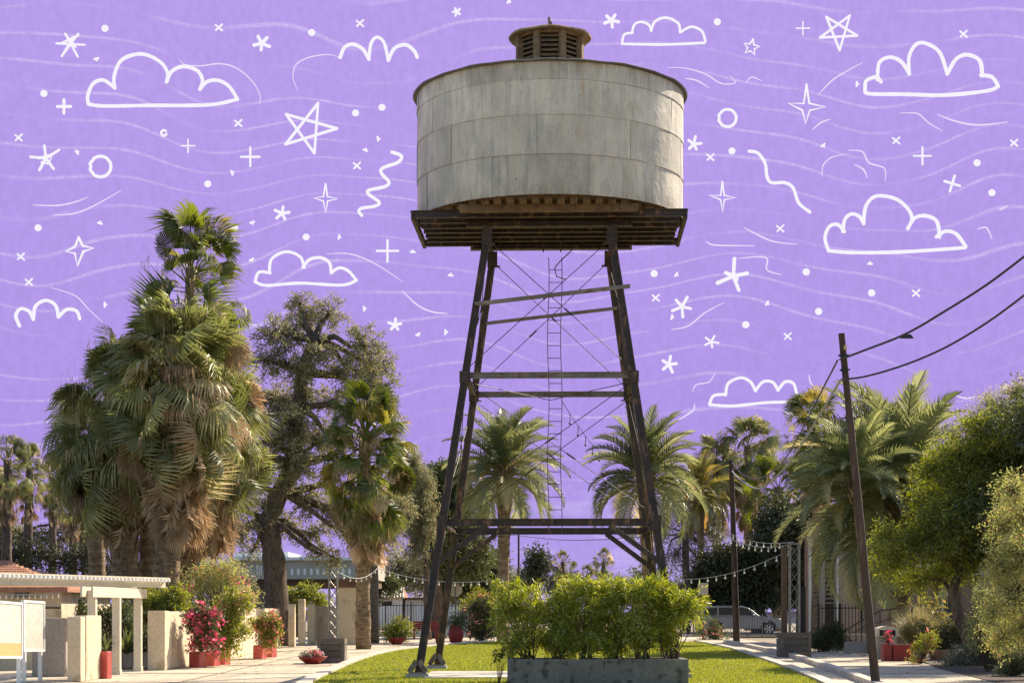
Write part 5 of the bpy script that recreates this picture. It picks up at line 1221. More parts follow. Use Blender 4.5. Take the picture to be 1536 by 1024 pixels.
# tiled building at left
d = 49; t = thing('tiled_house', 'low tan house with clay tile roof at the left edge behind the boards', 'house', gpd(20,d)); mb = MB(); zt_ = EYE+(HY-886)*d/FPX
mb.box(XG(-120,d),d,0,XG(92,d),d+6,zt_); mb.build('wall', M['stucco'], t)
mb = MB(); ez = zt_+.05; x1 = XG(108,d); 
nt_ = 58; x0 = XG(-120,d)
rz_ = EYE+(HY-842)*(d+3)/FPX
mb.add([(x0,d-.5,ez),(x1,d-.5,ez),(x1-2.6,d+3,rz_),(x0,d+3,rz_),(x0,d-.5,ez-.08),(x1,d-.5,ez-.08),(x1,d+6.5,ez-.08),(x1,d+6.5,ez)], [(0,1,2,3),(4,5,1,0),(5,6,7,1),(1,7,2)])
ro = mb.build('roof', M['tile'], t); mt = MB()
for i in range(nt_):
    f = (i+.5)/nt_; x = x0+(x1-x0)*f; k = 1 if x < x1-2.6 else max(.05,(x1-x)/2.6)
    for j in range(14):
        if j/14 >= k: break
        p = Vector((x,d-.5+3.5*j/14,ez+(rz_-ez)*j/14+.022)); q = Vector((x,d-.5+3.5*(j+1.1)/14,ez+(rz_-ez)*(j+1.1)/14+.004)); mt.tube([p,q],[.042,.034],6)
mt.build('tile_rows', M['tile'], ro)
mb = MB(); mb.box(XG(26,d),d-.30,EYE+(HY-895)*d/FPX,XG(44,d),d-.003,EYE+(HY-884)*d/FPX); mb.build('wall_lamp', M['rust_light'], t)
mb = MB(); mb.tube([(XG(55,d),d-.05,EYE-(911-HY)*d/FPX),(XG(92,d),d-.05,EYE-(911-HY)*d/FPX)], .02, 6); mb.build('rail', M['black_iron'], t)
lights('row of small bulbs under the eave of the tiled house', sag(Vector((XG(-30,d-.7),d-.7,ez-.12)), Vector((XG(92,d-.7),d-.7,ez-.12)), .03), 14)
# notice boards
def board(label, x0, x1, y0, y1, dd, skew, strip, leg_px, legbase):
    t = thing('notice_board', label, 'notice board', gpd((x0+x1)/2,dd), 'white notice boards at left')
    a = P(x0,y1,dd-skew); b = P(x1,y1,dd+skew); h = (y1-y0)*dd/FPX; h_ = Vector((0,0,h)); n = (b-a).cross(Vector((0,0,1))).normalized()
    mb = MB(); mb.bar(a+h_/2, b+h_/2, .04, h); pn = mb.build('panel', M['board'], t)
    mf = MB(); mf.bar(a, b, .07, .05); mf.bar(a+h_, b+h_, .07, .05); mf.bar(a-Vector((0,0,.025)), a+h_+Vector((0,0,.025)), .05,.07, up=(1,0,0)); mf.bar(b-Vector((0,0,.025)), b+h_+Vector((0,0,.025)), .05,.07, up=(1,0,0)); mf.build('frame', M['white_paint'], t)
    if strip:
        ms = MB(); o = n*.024; ms.bar(a+Vector((0,0,h*.14))+o, b+Vector((0,0,h*.14))+o, .006, h*.24); ms.build('printed_strip', M['tan_panel'], pn)
    for lp_ in leg_px:
        f = (lp_-x0)/(x1-x0); q = a.lerp(b,f); ml = MB(); ml.box(q.x-.04,q.y-.04,0,q.x+.04,q.y+.04,q.z-.02); ml.build('leg', M['white_paint'], t)
board('white notice board with a tan strip along its foot, cut by the left edge', -14, 31, 903, 985, 39.3, .9, True, (-8,28), 1024)
board('plain cream notice board right of the striped one, on two thin legs', 34, 65, 902, 975, 41.2, .6, False, (36,60), 1018)

# ------------------------------------------------------------------ pots
def square_pot(label, px, py, w, h, rot, mat='red', group='red square pots along the garden wall'):
    g = G(px, py); t = thing('square_pot', label, 'pot', g, group); mb = MB(); mb.box(g.x-w/2,g.y-w/2,0,g.x+w/2,g.y+w/2,h,rot); mb.build('pot_body', M[mat], t, bevel=.012)
    mb = MB(); s = w*.42; mb.box(g.x-s,g.y-s,h,g.x+s,g.y+s,h+.012,rot); mb.build('soil', M['soil'], t); return g
PR = R_(-22)
for px, py, l_ in ((296,1000,'first red square pot of the front group, nearest the camera, under deep pink blooms'),(318,998,'middle red square pot of the front group'),(334,996,'third red square pot of the front group, below green foliage'),(390,987,'red square pot of the back group with peach blooms'),(405,985,'rear red square pot of the back group, right beside its twin')):
    square_pot(l_, px, py, .33, .42, PR)
square_pot('tall narrow red pot between the smooth pier and the pergola posts', 159, 1017, .19, .62, PR)
def bush(name, label, cat, base, cs, leaf, tufts, per, ll, lw, sig, seed, flower=None, fn=0, fs=.06, group=None):
    t = leafy(name, label, cat, base, cs, leaf, tufts, per, ll, lw, sig, seed, limbs=None, twig=.008, group=group)
    if flower:
        V, F, A, own = leaf_cloud(cs, fn, 10, fs, fs*.9, sig*.9, seed+9, shell=4); np_obj('blossom', V, F, M[flower], t)
    return t
bg0 = G(300,1000)+Vector((0,0,.43))
bush('bougainvillea','deep pink bougainvillea spilling out of the front red pots','flowering shrub', bg0, [PC(x,y,50,r) for x,y,r in ((298,960,14),(312,945,16),(290,930,16),(318,925,14),(300,918,13),(322,962,12),(285,920,9))], 'mid', 200, 22, .07,.04,.09, 701, 'pink', 110, .075)
bush('bougainvillea','green and yellow leaved climber right of the deep pink one with few blooms','flowering shrub', G(330,997)+Vector((0,0,.43)), [PC(x,y,51.5,r) for x,y,r in ((335,940,20),(350,920,18),(332,915,18),(355,945,16),(342,965,14),(365,900,12),(348,895,14))], 'yellowleaf', 260, 24, .08,.045,.10, 702, 'peach', 28, .07)
bush('bougainvillea','peach and cream flowering shrub in the back red pots','flowering shrub', G(397,986)+Vector((0,0,.43)), [PC(x,y,59,r) for x,y,r in ((395,945,14),(405,930,14),(388,932,10),(412,950,12),(400,960,10),(415,930,8))], 'acacia', 150, 22, .08,.04,.10, 703, 'peach', 60, .08)
bush('garden_shrub','yellow green shrub behind the square end pier of the wall','shrub', gpd(240,54), [PC(x,y,54,r) for x,y,r in ((225,900,20),(250,905,22),(270,915,16),(235,925,16),(262,890,14),(215,915,14))], 'yellowleaf', 260, 24, .09,.05,.12, 704)
bush('garden_shrub','tangled pale shrub behind the climber, below the bare twigs','shrub', gpd(330,57), [PC(x,y,57,r) for x,y,r in ((305,880,24),(335,875,26),(360,885,20),(320,855,20),(345,850,18),(375,895,14),(300,855,12),(290,890,14))], 'desert', 360, 18, .10,.03,.20, 705, 'pink', 5, .07)
bush('garden_shrub','dark shrub behind the pergola posts','shrub', gpd(190,51), [PC(x,y,51,r) for x,y,r in ((155,930,24),(185,920,24),(200,950,20),(165,965,20),(190,985,14),(120,910,18),(215,975,14),(106,905,14))], 'mid', 300, 22, .10,.05,.12, 706)
# bare thin tree stem in front of the far building
leafy('thin_tree', 'thin bare stemmed young tree left of the grey tree trunk', 'tree', gpd(347,62), [PC(x,y,62,r) for x,y,r in ((347,770,14),(335,800,12),(360,795,12))], 'olive', 40, 8, .10,.03,.25, 707, trunk=[gpd(347,62),P(348,850,62),P(347,780,62)], tr=.06)
def agave(label, g, n, L, seed, mat='mid', h0=0, group=None):
    t = thing('agave', label, 'plant', g, group); r = random.Random(seed); V=[];F=[]
    for i in range(n):
        az = i*2.4; el = R_(80-70*(i/n)); d = Vector((math.cos(az)*math.cos(el), math.sin(az)*math.cos(el), math.sin(el))); sdv = Vector((-math.sin(az),math.cos(az),0))
        p = Vector(g)+Vector((0,0,h0)); ln = L*r.uniform(.8,1.1); m1 = p+d*ln*.5; tip = p+d*ln+Vector((0,0,-.12*ln)); w_ = L*.05; b = len(V)
        V += [p-sdv*w_*.7, p+sdv*w_*.7, m1+sdv*w_, m1-sdv*w_, tip]; F += [(b,b+1,b+2),(b,b+2,b+3),(b+3,b+2,b+4)]
    np_obj('leaves', [tuple(v) for v in V], F, M[mat], t)
agave('spiky agave in the shade behind the pergola posts', gpd(190,49.5), 34, .85, 5, h0=.4)
agave('upright narrow cactus like plant behind the narrow red pot', G(158,1012)+Vector((0,0,.6)), 14, .55, 6)
boxthing('low_trough','low brown trough between the pergola posts','planter','stucco_grey', XG(183,50),50,0,XG(225,50),50.5,.42)
# bowls
def bowl(label, px, py, r, h, group='red bowl planters', mat='red_dark'):
    g = G(px,py); t = thing('bowl_planter', label, 'bowl planter', g, group); mb = MB(); mb.lathe(g, [(r*.45,0),(r*.5,.03),(r*.85,h*.6),(r,h),(r*.93,h),(r*.8,h*.75),(.01,h*.72)], 28); mb.build('bowl', M[mat], t, smooth=True); return g
g = bowl('shallow red bowl of pink and white flowers on the left pavement', 469, 995, .43, .22); bush('flower_bed','low pink and white flowers filling the shallow red bowl','flowers', g+Vector((0,0,.2)), [((g.x,g.y,.27),(.34,.34,.10))], 'mid', 60, 22, .05,.025,.06, 710, 'petal', 30, .055)
V, F, A, own = leaf_cloud([((g.x,g.y,.32),(.28,.28,.07))], 26, 9, .06,.05,.05, 711); 
o = [x for x in bpy.data.objects if x.name.startswith('flower_bed')][-1]; np_obj('pink_blossom', V, F, M['pink'], o)
g = bowl('red bowl planter holding a round yellow green bush near the fence', 595, 966, .45, .33); bush('potted_bush','round yellow green bush growing in the far red bowl','shrub', g+Vector((0,0,.3)), [((g.x+dx,g.y,.3+dz),(.42,.42,.34)) for dx,dz in ((0,.35),(-.3,.3),(.35,.35),(0,.6))], 'yellowleaf', 150, 22, .12,.04,.13, 712)
# red bench + urns
d = DG(958); gb = gpd(637,d); t = thing('red_bench','dark red slatted park bench facing the lawn by the fence','bench', gb); w2 = 18*d/FPX
mb = MB(); [mb.box(gb.x-w2,gb.y+.02+i*.12,.42,gb.x+w2,gb.y+.12+i*.12,.46) for i in range(4)]; mb.build('seat', M['red_dark'], t)
mb = MB(); [mb.box(gb.x-w2,gb.y+.52+i*.02,.50+i*.11,gb.x+w2,gb.y+.55+i*.02,.60+i*.11) for i in range(4)]; mb.build('backrest', M['red_dark'], t)
for s in (-1,1):
    for y in (.04,.5): mb = MB(); mb.box(gb.x+s*(w2-.06)-.04,gb.y+y,0,gb.x+s*(w2-.06)+.04,gb.y+y+.07,.42 if y<.3 else .95); mb.build('leg', M['red_dark'], t)
def urn(label, px, py, r, h): 
    g = G(px,py); t = thing('red_urn', label, 'urn', g, 'dark red urns by the fence'); mb = MB(); mb.lathe(g, [(r*.55,0),(r*.8,h*.15),(r,h*.5),(r*.85,h*.85),(r*.7,h*.93),(r*.78,h),(r*.6,h),(r*.5,h*.85),(.01,h*.8)], 24); mb.build('urn_body', M['red_dark'], t, smooth=True)
urn('slim dark red urn close left of the rear tower leg', 658, 966, .17, .9); urn('round dark red urn right of the rear tower leg', 684, 965, .36, .85)
bush('potted_bush','small dark plant in the round red urn','shrub', G(684,965)+Vector((0,0,.8)), [PC(684,932,DG(965),12),PC(694,925,DG(965),8)], 'mid', 60,18,.12,.05,.12,713)
dS = 92
bush('garden_shrub','dark reddish shrub at the lawn edge left of the planter hedge','shrub', gpd(722,dS), [PC(x,y,dS,r) for x,y,r in ((722,925,16),(712,945,16),(735,945,16),(725,905,14),(710,915,12),(740,920,12))], 'darkleaf', 260, 20, .13,.05,.16, 714, 'peach', 8, .1)
bush('garden_shrub','spiky yellow leaved plant above the dark reddish shrub','shrub', gpd(705,dS+2), [PC(x,y,dS+2,r) for x,y,r in ((715,895,14),(700,905,10),(735,898,12))], 'yellowleaf', 70, 16, .2,.03,.16, 715)
bush('flowering_border','patch of orange flowers by the iron fence right of the hedge','flowers', gpd(1075,96), [PC(x,y,96,r) for x,y,r in ((1075,945,12),(1060,955,10),(1085,955,10),(1070,935,8),(1050,940,10))], 'mid', 110,18,.12,.04,.12,716,'peach',16,.1)

# ------------------------------------------------------------------ fences
def iron_fence(label, a, b, h, sp, mat='black_iron', name='iron_fence', w_=.02, posts=6):
    a = Vector(a); b = Vector(b); t = thing(name, label, 'fence', (a+b)/2); u = (b-a).normalized(); L = (b-a).length
    mb = MB(); n = int(L/sp)
    for i in range(n+1): p = a+u*(i*sp); mb.tube([p+Vector((0,0,.06)), p+Vector((0,0,h+.08))], w_/2, 4)
    mb.build('pickets', M[mat], t)
    for z in (.15, h-.08): mb = MB(); mb.bar(a+Vector((0,0,z)), b+Vector((0,0,z)), .03, .04); mb.build('rail', M[mat], t)
    for i in range(posts): p = a.lerp(b, i/(posts-1)); mb = MB(); mb.box(p.x-.035,p.y-.035,0,p.x+.035,p.y+.035,h+.12); mb.build('post', M[mat], t)
    return t
iron_fence('black iron fence behind the red bench at left', gpd(540,106.3), gpd(770,106.3), 1.85, .16, w_=.028, posts=7)
iron_fence('pale iron fence in front of the silver car', gpd(1040,105.2), gpd(1178,105.2), 1.15, .15, 'grey_iron', w_=.035, posts=5)
iron_fence('black iron gate fence by the cream building', gpd(1228,78), gpd(1292,78), 1.7, .14, w_=.03, posts=3)
# white picket wall behind
d = 112; t = thing('board_fence','white vertical board fence behind the black iron fence','fence', gpd(690,d)); mb = MB(); x = XG(624,d)
while x < XG(766,d): mb.box(x,d,0,x+.22,d+.04,1.85); x += .27
mb.build('boards', M['white_paint'], t); mb = MB(); mb.box(XG(624,d),d+.05,.4,XG(766,d),d+.1,.5); mb.box(XG(624,d),d+.05,1.4,XG(766,d),d+.1,1.5); mb.build('rail', M['white_paint'], t)
# stop sign seen from behind
d = 102; g = gpd(683,d); t = thing('stop_sign','pale eight sided road sign seen from behind, left of the date palm','road sign', g); mb = MB(); zc = EYE+(HY-884)*d/FPX; r = .40
mb.prism([(g.x+r*math.cos(R_(22.5+45*i)), zc+r*math.sin(R_(22.5+45*i))) for i in range(8)], d, d+.01); mb.build('sign_plate', M['fascia'], t); mb = MB(); mb.box(g.x-.03,d-.06,0,g.x+.03,d-.003,zc+.3); mb.build('post', M['grey_iron'], t)

# ------------------------------------------------------------------ far buildings
d = 128; t = thing('far_building','long low grey building with white roof edge and oval cut outs behind the grey tree','building', gpd(450,d)); k = d/FPX; zz = lambda y: EYE+(HY-y)*k
mb = MB(); mb.box(XG(345,d),d,zz(868),XG(560,d),d+12,zz(840)); fa = mb.build('fascia', M['fascia'], t)
mb = MB(); mb.box(XG(340,d),d-.4,zz(839.9),XG(562,d),d+12.4,zz(835)); mb.slab([(XG(350,d),d+1),(XG(430,d),d+1),(XG(430,d),d+9),(XG(350,d),d+9)], zz(834.9), zz(827)); mb.build('roof', M['white_paint'], t)
mb = MB(); mb.box(XG(348,d),d+.6,zz(880),XG(556,d),d+11.5,zz(868.1)); mb.build('soffit', M['brownwood'], t)
mb = MB(); mb.box(XG(350,d),d+5,0,XG(400,d),d+11,zz(880.1)); mb.box(XG(520,d),d+5,0,XG(550,d),d+11,zz(880.1)); mb.build('wall', M['stucco_grey'], t)
for i in range(10):
    mb = MB(); px = 438+i*9.6; c = P(px,857,d); mb.tube([c+Vector((0,-.05,0)), c+Vector((0,-.01,0))], .11, 14); mb.v = [(x_, y_, c.z+(z_-c.z)*2.2) for x_, y_, z_ in mb.v]; mb.build('lit_oval_disc', M['white_paint'], fa)  # white discs paint in the light showing at the oval slots
mb = MB()
for i in range(3): mb.box(XG(385+i*3,d),d-.06,zz(862),XG(387+i*3,d),d-.004,zz(848))
mb.build('vent', M['white_paint'], t)
d = 150; k = d/FPX; t = thing('white_house','small white house with striped tile roof beyond the street','house', gpd(575,d)); mb = MB(); mb.box(XG(544,d),d,0,XG(603,d),d+6,zz2 if False else EYE+(HY-896)*k); mb.build('wall', M['white_paint'], t)
rz0, rz1 = EYE+(HY-897)*k, EYE+(HY-881)*k
mb = MB(); mb.add([(XG(566,d),d-.4,rz0),(XG(607,d),d-.4,rz0),(XG(603,d),d+3,rz1),(XG(574,d),d+3,rz1),(XG(566,d),d+6.4,rz0),(XG(607,d),d+6.4,rz0)], [(0,1,2,3),(1,5,2),(5,4,3,2),(4,0,3),(0,4,5,1)]); ro = mb.build('roof', M['tile'], t)
mt = MB()
for i in range(9): f = i/8; mt.tube([Vector((XG(568+37*f,d),d-.45,rz0+.06)), Vector((XG(575+27*f,d),d+2.9,rz1+.06))], .07, 5)
mt.build('tile_ridges', M['tile_pale'], ro)
mb = MB(); mb.box(XG(572,d),d-.05,EYE+(HY-908)*k,XG(588,d),d-.004,EYE+(HY-901)*k); mb.build('window', M['glass'], t)
mb = MB(); mb.add([(XG(542,d),d-.4,EYE+(HY-898)*k),(XG(562,d),d-.4,EYE+(HY-898)*k),(XG(556,d),d+3,EYE+(HY-884)*k),(XG(542,d),d+3,EYE+(HY-884)*k)], [(0,1,2,3)]); mb.build('roof', M['tile'], t)
t = thing('white_house','low white shed with brown flat roof right of the striped roof house','house', gpd(618,d)); mb = MB(); mb.box(XG(607,d),d+1,0,XG(636,d),d+5,EYE+(HY-899)*k); mb.build('wall', M['white_paint'], t); mb = MB(); mb.box(XG(605,d),d+.6,EYE+(HY-898.9)*k,XG(640,d),d+5.4,EYE+(HY-895.5)*k); mb.build('roof', M['brownwood'], t)
# grey electrical/AC unit right of the hedge
d = 98; t = thing('meter_cabinet','small grey cabinet on a pole right behind the hedge','cabinet', gpd(1055,d)); mb = MB(); mb.box(XG(1048,d),d,EYE+(HY-892)*d/FPX,XG(1062,d),d+.4,EYE+(HY-874)*d/FPX); mb.build('cabinet_box', M['fascia'], t, bevel=.02); mb = MB(); mb.tube([gpd(1055,d+.2), P(1055,892.3,d+.2)], .05, 8); mb.build('post', M['grey_iron'], t)
# cream building at right
d = 84; k = d/FPX; zz = lambda y: EYE+(HY-y)*k
t = thing('cream_building','tall plain cream stucco building behind the palms at right','building', gpd(1290,d)); mb = MB(); mb.box(XG(1220,d),d,0,XG(1238,d),d+1.6,zz(784)); mb.build('wall', M['stucco_pale'], t, bevel=.03); mb = MB(); mb.box(XG(1252,d),d-.02,0,XG(1345,d),d+8,zz(770)); mb.build('wall', M['stucco_pale'], t, bevel=.03)
mb = MB(); mb.box(XG(1238,d)+.004,d+.25,0,XG(1252,d)-.004,d+6,zz(790)); mb.build('recess', M['brownwood'], t)
mb = MB(); [mb.box(XG(1239,d),d+.12,zz(905)+i*.2,XG(1251,d),d+.24,zz(905)+i*.2+.08) for i in range(17)]; mb.build('screen_blocks', M['stucco_grey'], t)
mb = MB(); mb.tube([(XG(1256,d),d-.08,0),(XG(1256,d),d-.08,zz(775))], .045, 8); mb.tube([(XG(1215,d),d-.08,0),(XG(1215,d),d-.08,zz(800))], .04, 8); mb.build('drainpipe', M['white_paint'], t)
d2 = 76; k2 = d2/FPX; z2 = lambda y: EYE+(HY-y)*k2
t = thing('pink_building','low dusty pink building under the feathery tree with small window and door','building', gpd(1390,d2)); mb = MB(); mb.box(XG(1332,d2),d2,0,XG(1560,d2),d2+6,z2(862)); mb.build('wall', M['pink_wall'], t)
wn = MB(); wn.box(XG(1341,d2),d2-.03,z2(897),XG(1362,d2),d2-.002,z2(880)); wo_ = wn.build('window', M['white_paint'], t); wn = MB(); [wn.box(XG(1342.5+i*6.4,d2),d2-.04,z2(895.5),XG(1347.5+i*6.4,d2),d2-.032,z2(881.5)) for i in range(3)]; wn.build('pane', M['glass'], wo_)
mb = MB(); mb.box(XG(1338,d2),d2-.08,z2(899),XG(1365,d2),d2-.002,z2(897.2)); mb.build('sill', M['brownwood'], t)
mb = MB(); mb.box(XG(1412,d2),d2-.04,.5,XG(1432,d2),d2-.002,z2(890)); dd_ = mb.build('door', M['white_paint'], t); mb = MB(); mb.box(XG(1415,d2),d2-.05,1.0,XG(1429,d2),d2-.042,z2(893)); mb.build('pane', M['glass'], dd_)
mb = MB(); [mb.box(XG(x_,d2)-.06,d2-.12,0,XG(x_,d2)+.06,d2-.004,z2(868)) for x_ in (1405,1438,1464)]; mb.build('door_post', M['brownwood'], t)
# ramp walls and handrail
d = 72; boxthing('ramp_wall','low pale ramp wall left of the handrail','wall','stucco_grey', XG(1252,d),d,0,XG(1300,d),d+.25,.62)
d = 66; boxthing('ramp_wall','longer lower ramp wall beneath the handrail','wall','stucco_grey', XG(1268,d),d,0,XG(1345,d),d+.25,.42)
t = thing('handrail','brown tubular handrail climbing the ramp behind the leaning pole','handrail', gpd(1300,66.1))
mb = MB(); h0 = Vector((XG(1275,66.1),66.12,0)); pts = [(1275,940),(1296,928),(1320,915),(1345,912)]
mb.tube([P(1275,945,66.1)]+[P(x_,y_,66.1) for x_,y_ in pts], .028, 8); mb.tube([P(1277,950,66.1),P(1297,939,66.1),P(1345,925,66.1)], .018, 6); mb.build('rail', M['brownwood'], t)
for x_, y_ in ((1275,941),(1284,935),(1292,930),(1306,922),(1320,915),(1335,913)): q = P(x_,y_,66.1); mb = MB(); mb.tube([Vector((q.x,q.y,.42)), q], .022, 6); mb.build('baluster', M['brownwood'], t)
# trash can
d = DG(988); g = gpd(1331,d); t = thing('litter_bin','grey litter bin with rounded pale lid beside the red boxes','litter bin', g); mb = MB(); w3 = 15*d/FPX
mb.box(g.x-w3,g.y,0,g.x+w3,g.y+.6,.72); mb.build('bin_body', M['stucco_grey'], t, bevel=.02)
mb = MB(); poly = [(g.x-w3-.02,.722)]+[(g.x-(w3+.02)*math.cos(a_), .90+.14*math.sin(a_)) for a_ in [PI*i/12 for i in range(13)]]+[(g.x+w3+.02,.722)]; mb.prism(poly, g.y-.02, g.y+.62); ld = mb.build('lid', M['cream'], t)
mb = MB(); mb.box(g.x-w3*.8,g.y-.03,.74,g.x+w3*.8,g.y-.022,.92); mb.build('flap', M['black_iron'], ld)
# red boxes
for x0,x1,l_ in ((1326,1338,'narrow red planter box between litter bin and larger red box'),(1340,1369,'wide deep red planter box on the right path')):
    d = DG(991); t = thing('red_planter_box', l_, 'planter', gpd((x0+x1)/2,d), 'red planter boxes on the right path'); mb = MB(); mb.box(XG(x0,d),d,0,XG(x1,d),d+.5,.50); mb.build('box_body', M['red_dark'], t, bevel=.01); mb = MB(); mb.box(XG(x0,d)+.03,d+.03,.5,XG(x1,d)-.03,d+.47,.515); mb.build('soil', M['soil'], t)
d = DG(991)+.25
bush('planter_flowers','straggly red flowers in the narrow red box','flowers', gpd(1332,d)+Vector((0,0,.5)), [PC(1332,956,d,7)], 'mid', 20,14,.06,.03,.06,720,'pink',14,.06)
bush('flowering_border','yellow and green flowering plant right of the wide red box','flowers', gpd(1382,54), [PC(x,y,54,r) for x,y,r in ((1375,975,10),(1385,965,12),(1372,990,8),(1395,955,12))], 'yellowleaf', 90,16,.07,.03,.08,721,'peach',8,.06)
# ornamental grass
def grass_clump(label, g, n, L, seed, mat='strawgrass', sp=.75):
    r = np.random.default_rng(seed); az = r.random(n)*6.283; el = np.radians(90-r.random(n)**.7*70*sp); d_ = np.stack([np.cos(el)*np.cos(az),np.cos(el)*np.sin(az),np.sin(el)],1); p = np.array(g)[None]+r.normal(0,.08,(n,3))*np.array([1,1,0])
    Ls = L*r.uniform(.6,1.1,n)[:,None]; sdv = np.stack([-np.sin(az),np.cos(az),np.zeros(n)],1)*.010
    m1 = p+d_*Ls*.6; tip = p+d_*Ls+np.stack([np.zeros(n),np.zeros(n),-.25*Ls[:,0]*np.cos(el)],1)
    V = np.stack([p-sdv,p+sdv,m1+sdv,m1-sdv,tip],1).reshape(-1,3); b = (np.arange(n)*5)[:,None]
    F = np.concatenate([b+np.array([0,1,2]),b+np.array([0,2,3]),b+np.array([3,2,4])],0)
    t = thing('ornamental_grass', label, 'grass clump', g); np_obj('blades', V, F, M[mat], t); return t
grass_clump('large straw coloured ornamental grass clump behind the red boxes', Vector((XG(1378,60),60,.3)), 2200, 1.5, 730)
leafy('banana_plant','yellow tipped broad leaf plant above the ornamental grass','plant', gpd(1400,62), [PC(x,y,62,r) for x,y,r in ((1398,915,14),(1412,925,14),(1385,905,10))], 'date_gold', 36,8,.35,.09,.2,731, limbs=None, twig=.01)
for i,(cs,lf,l_,dd) in enumerate(((((1400,955,18),(1425,950,22),(1450,945,24),(1415,975,16),(1385,940,10)),'darkleaf','dark leafy shrub mass right of the ornamental grass',58),
        (((1440,985,18),(1465,978,20),(1490,970,18),(1425,992,12),(1480,990,16),(1455,995,12)),'wispy','low grey green spreading shrub along the right path',52),
        (((1480,930,26),(1510,950,24),(1470,955,18),(1530,960,20),(1475,900,20)),'desert','brownish dry shrub below the yellow olive tree',47),
        (((1235,955,16),(1250,948,16),(1225,965,10),(1262,962,10)),'darkleaf','rounded dark shrub by the ramp wall left of the handrail',69),
        (((1520,990,22),(1545,985,22),(1505,1003,12)),'mid','green shrub in the bottom right corner',44))):
    kk = dd/FPX; bush('garden_shrub', l_, 'shrub', gpd(cs[0][0],dd), [PC(x,y,dd,r) for x,y,r in cs], lf, 60*len(cs), 22, 4.2*kk,1.5*kk,5.5*kk, 740+i)
g = G(1410,990); t = thing('terracotta_pot','broad terracotta pot half hidden by dark shrubs','pot', g); mb = MB(); mb.lathe(g, [(.16,0),(.2,.05),(.29,.28),(.31,.34),(.27,.34),(.02,.30)], 24); mb.build('pot_body', M['terracotta'], t, smooth=True)
g = G(1496,1006); t = thing('pale_urn','pale stone urn with two small handles at the right path edge','urn', g); mb = MB(); mb.lathe(g, [(.12,0),(.11,.08),(.17,.3),(.19,.42),(.12,.5),(.02,.5)], 20); mb.build('urn_body', M['cream'], t, smooth=True)
for s in (-1,1): mb = MB(); mb.tube([g+Vector((s*.17,0,.34)), g+Vector((s*.25,0,.40)), g+Vector((s*.22,0,.47)), g+Vector((s*.12,0,.47))], .018, 6); mb.build('handle', M['cream'], t)

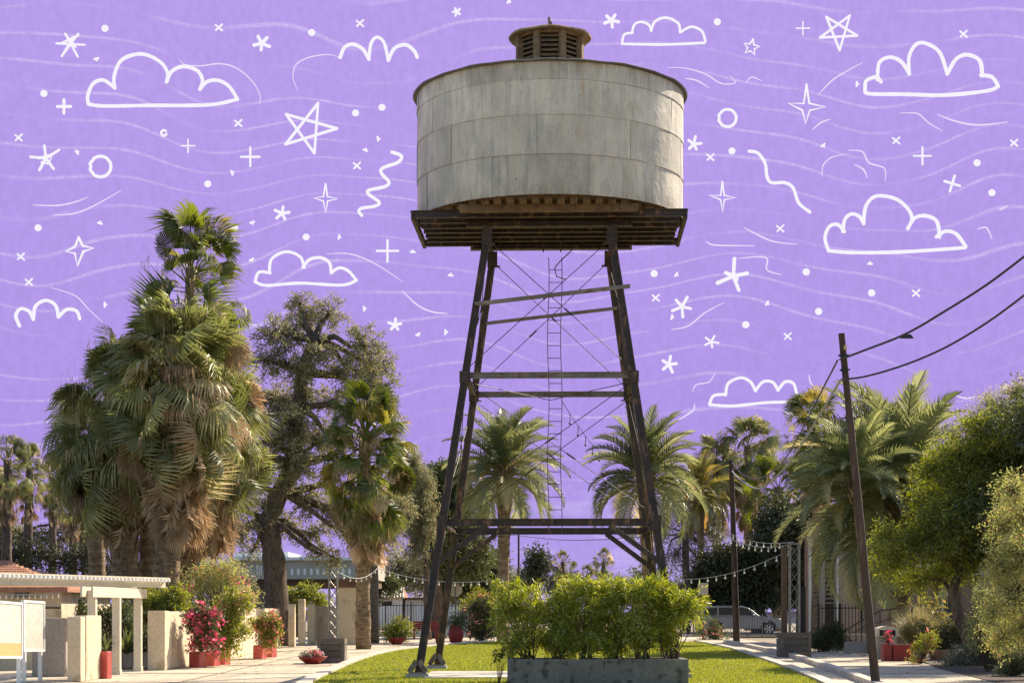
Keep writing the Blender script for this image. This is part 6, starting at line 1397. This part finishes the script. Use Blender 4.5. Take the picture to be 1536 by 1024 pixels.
# ------------------------------------------------------------------ silver car
def car():
    d = 112.0; x0 = XG(1046,d); t = thing('parked_car','silver sport utility car parked on the street behind the pale fence','car', (x0+2.7,d+.9,0)); y0, y1 = d, d+1.85
    def X(a): return x0+a
    W = [1.12, 4.28]; wr = .38
    body = [(0,.45),(0,.95),(.12,1.12),(3.6,1.15),(4.9,1.02),(5.22,.85),(5.25,.5),(5.1,.38)]
    def arch(c): return [(c+.48*math.cos(a), .38+.48*math.sin(a)) for a in [PI*i/10 for i in range(11)]]
    poly = body + [p for p in arch(W[1])] + [p for p in arch(W[0])] + [(.1,.38)]
    mb = MB(); mb.prism([(X(a),b) for a,b in poly], y0, y1); mb.build('body', M['silver'], t, bevel=.03)
    cab = [(.18,1.12),(.42,1.62),(.8,1.76),(2.6,1.76),(3.1,1.66),(3.75,1.15)]; mb = MB(); mb.prism([(X(a),b) for a,b in cab], y0+.12, y1-.12); cb = mb.build('cabin', M['silver'], t, bevel=.03)
    for q in ([(.34,1.2),(.55,1.6),(1.2,1.66),(1.2,1.2)],[(1.3,1.2),(1.3,1.66),(2.2,1.67),(2.2,1.2)],[(2.3,1.2),(2.3,1.67),(2.7,1.66),(3.05,1.58),(3.45,1.2)]):
        mb = MB(); mb.prism([(X(a),b) for a,b in q], y0+.105, y0+.117); mb.build('window', M['glass'], cb)
    mb = MB(); mb.add([(X(3.2),y0+.16,1.62),(X(3.2),y1-.16,1.62),(X(3.79),y1-.2,1.17),(X(3.79),y0+.2,1.17)], [(0,1,2,3)]); mb.build('windscreen', M['glass'], cb)
    for c in W:
        for y in (y0+.02, y1-.24):
            mb = MB(); mb.tube([(X(c),y,.38),(X(c),y+.22,.38)], wr, 24); wh = mb.build('wheel', M['tyre'], t, smooth=False)
            mb = MB(); mb.tube([(X(c),y-.02,.38),(X(c),y-.005,.38)], .05, 12)
            for i in range(6): a = PI/3*i; mb.bar((X(c),y-.012,.38),(X(c)+.24*math.cos(a),y-.012,.38+.24*math.sin(a)), .02,.07, up=(0,0,1))
            mb.tube([(X(c)+.25*math.cos(a),y-.012,.38+.25*math.sin(a)) for a in [2*PI*i/20 for i in range(21)]], .022, 6, False); mb.build('rim', M['rim'], wh)
    mb = MB(); mb.ball((X(3.35),y0-.08,1.18), .1, 10, 6, (1.2,.8,.8)); mb.build('mirror', M['silver'], t, smooth=True)
    mb = MB(); mb.box(X(5.0),y0-.01,.75,X(5.2),y0+.3,.9); mb.build('headlight', M['white_paint'], t)
    mb = MB(); mb.box(X(-.01),y0-.01,.8,X(.08),y0+.2,1.05); mb.build('tail_light', M['red_dark'], t)
    for a in (1.25,2.25,3.3):
        mb = MB(); mb.box(X(a),y0-.004,.5,X(a)+.012,y0-.001,1.12); mb.build('door_seam', M['tyre'], t)
    for a in (1.45,2.5): mb = MB(); mb.box(X(a),y0-.03,.98,X(a)+.18,y0-.008,1.01); mb.build('door_handle', M['rim'], t)
    for sx in (.8,2.6): pass
    for y in (y0+.2,y1-.2): mb = MB(); mb.bar((X(.8),y,1.80),(X(2.6),y,1.80), .04,.04); mb.build('roof_rail', M['tyre'], t)
car()

leafy('added_shading_tree', 'added darker green tree behind the yellow olive tree, put in to shade the right path', 'tree', (16.2,54,0), [((16.0+rnd.uniform(-2.2,1.6),53.5+rnd.uniform(-3,3),rnd.uniform(3.8,6.9)),(1.5,1.5,.9)) for i in range(11)], 'mid', 2200, 26, .13,.05,.22, 990, trunk=[(16.2,54,0),(16,54,2.5),(15.9,53.5,4.5)], tr=.18)  # extra tree, added to throw shade over the right path
# dry leaves lying on the lawn and paths
n = 1400; x = rg.uniform(-10, 13, n); y = rg.uniform(40, 95, n); k = ((x > -8.6)); x = x[k]; y = y[k]; n = len(x)
z = np.where(inpoly(x, y, lawn_poly), .06, .008); a = rg.uniform(0, 6.28, n); L = rg.uniform(.03, .09, n); d1 = np.stack([np.cos(a)*L, np.sin(a)*L, rg.uniform(0,.03,n)],1); d2 = np.stack([-np.sin(a)*L*.4, np.cos(a)*L*.4, rg.uniform(0,.02,n)],1); p = np.stack([x,y,z],1)
V = np.stack([p-d1*[1,1,0], p+d2, p+d1, p-d2*[1,1,-1]],1).reshape(-1,3)
tag(np_obj('fallen_leaves', V, np.arange(4*n).reshape(-1,4), M['dead']), 'dry leaves scattered on lawn and paving', 'leaf litter', kind='stuff')
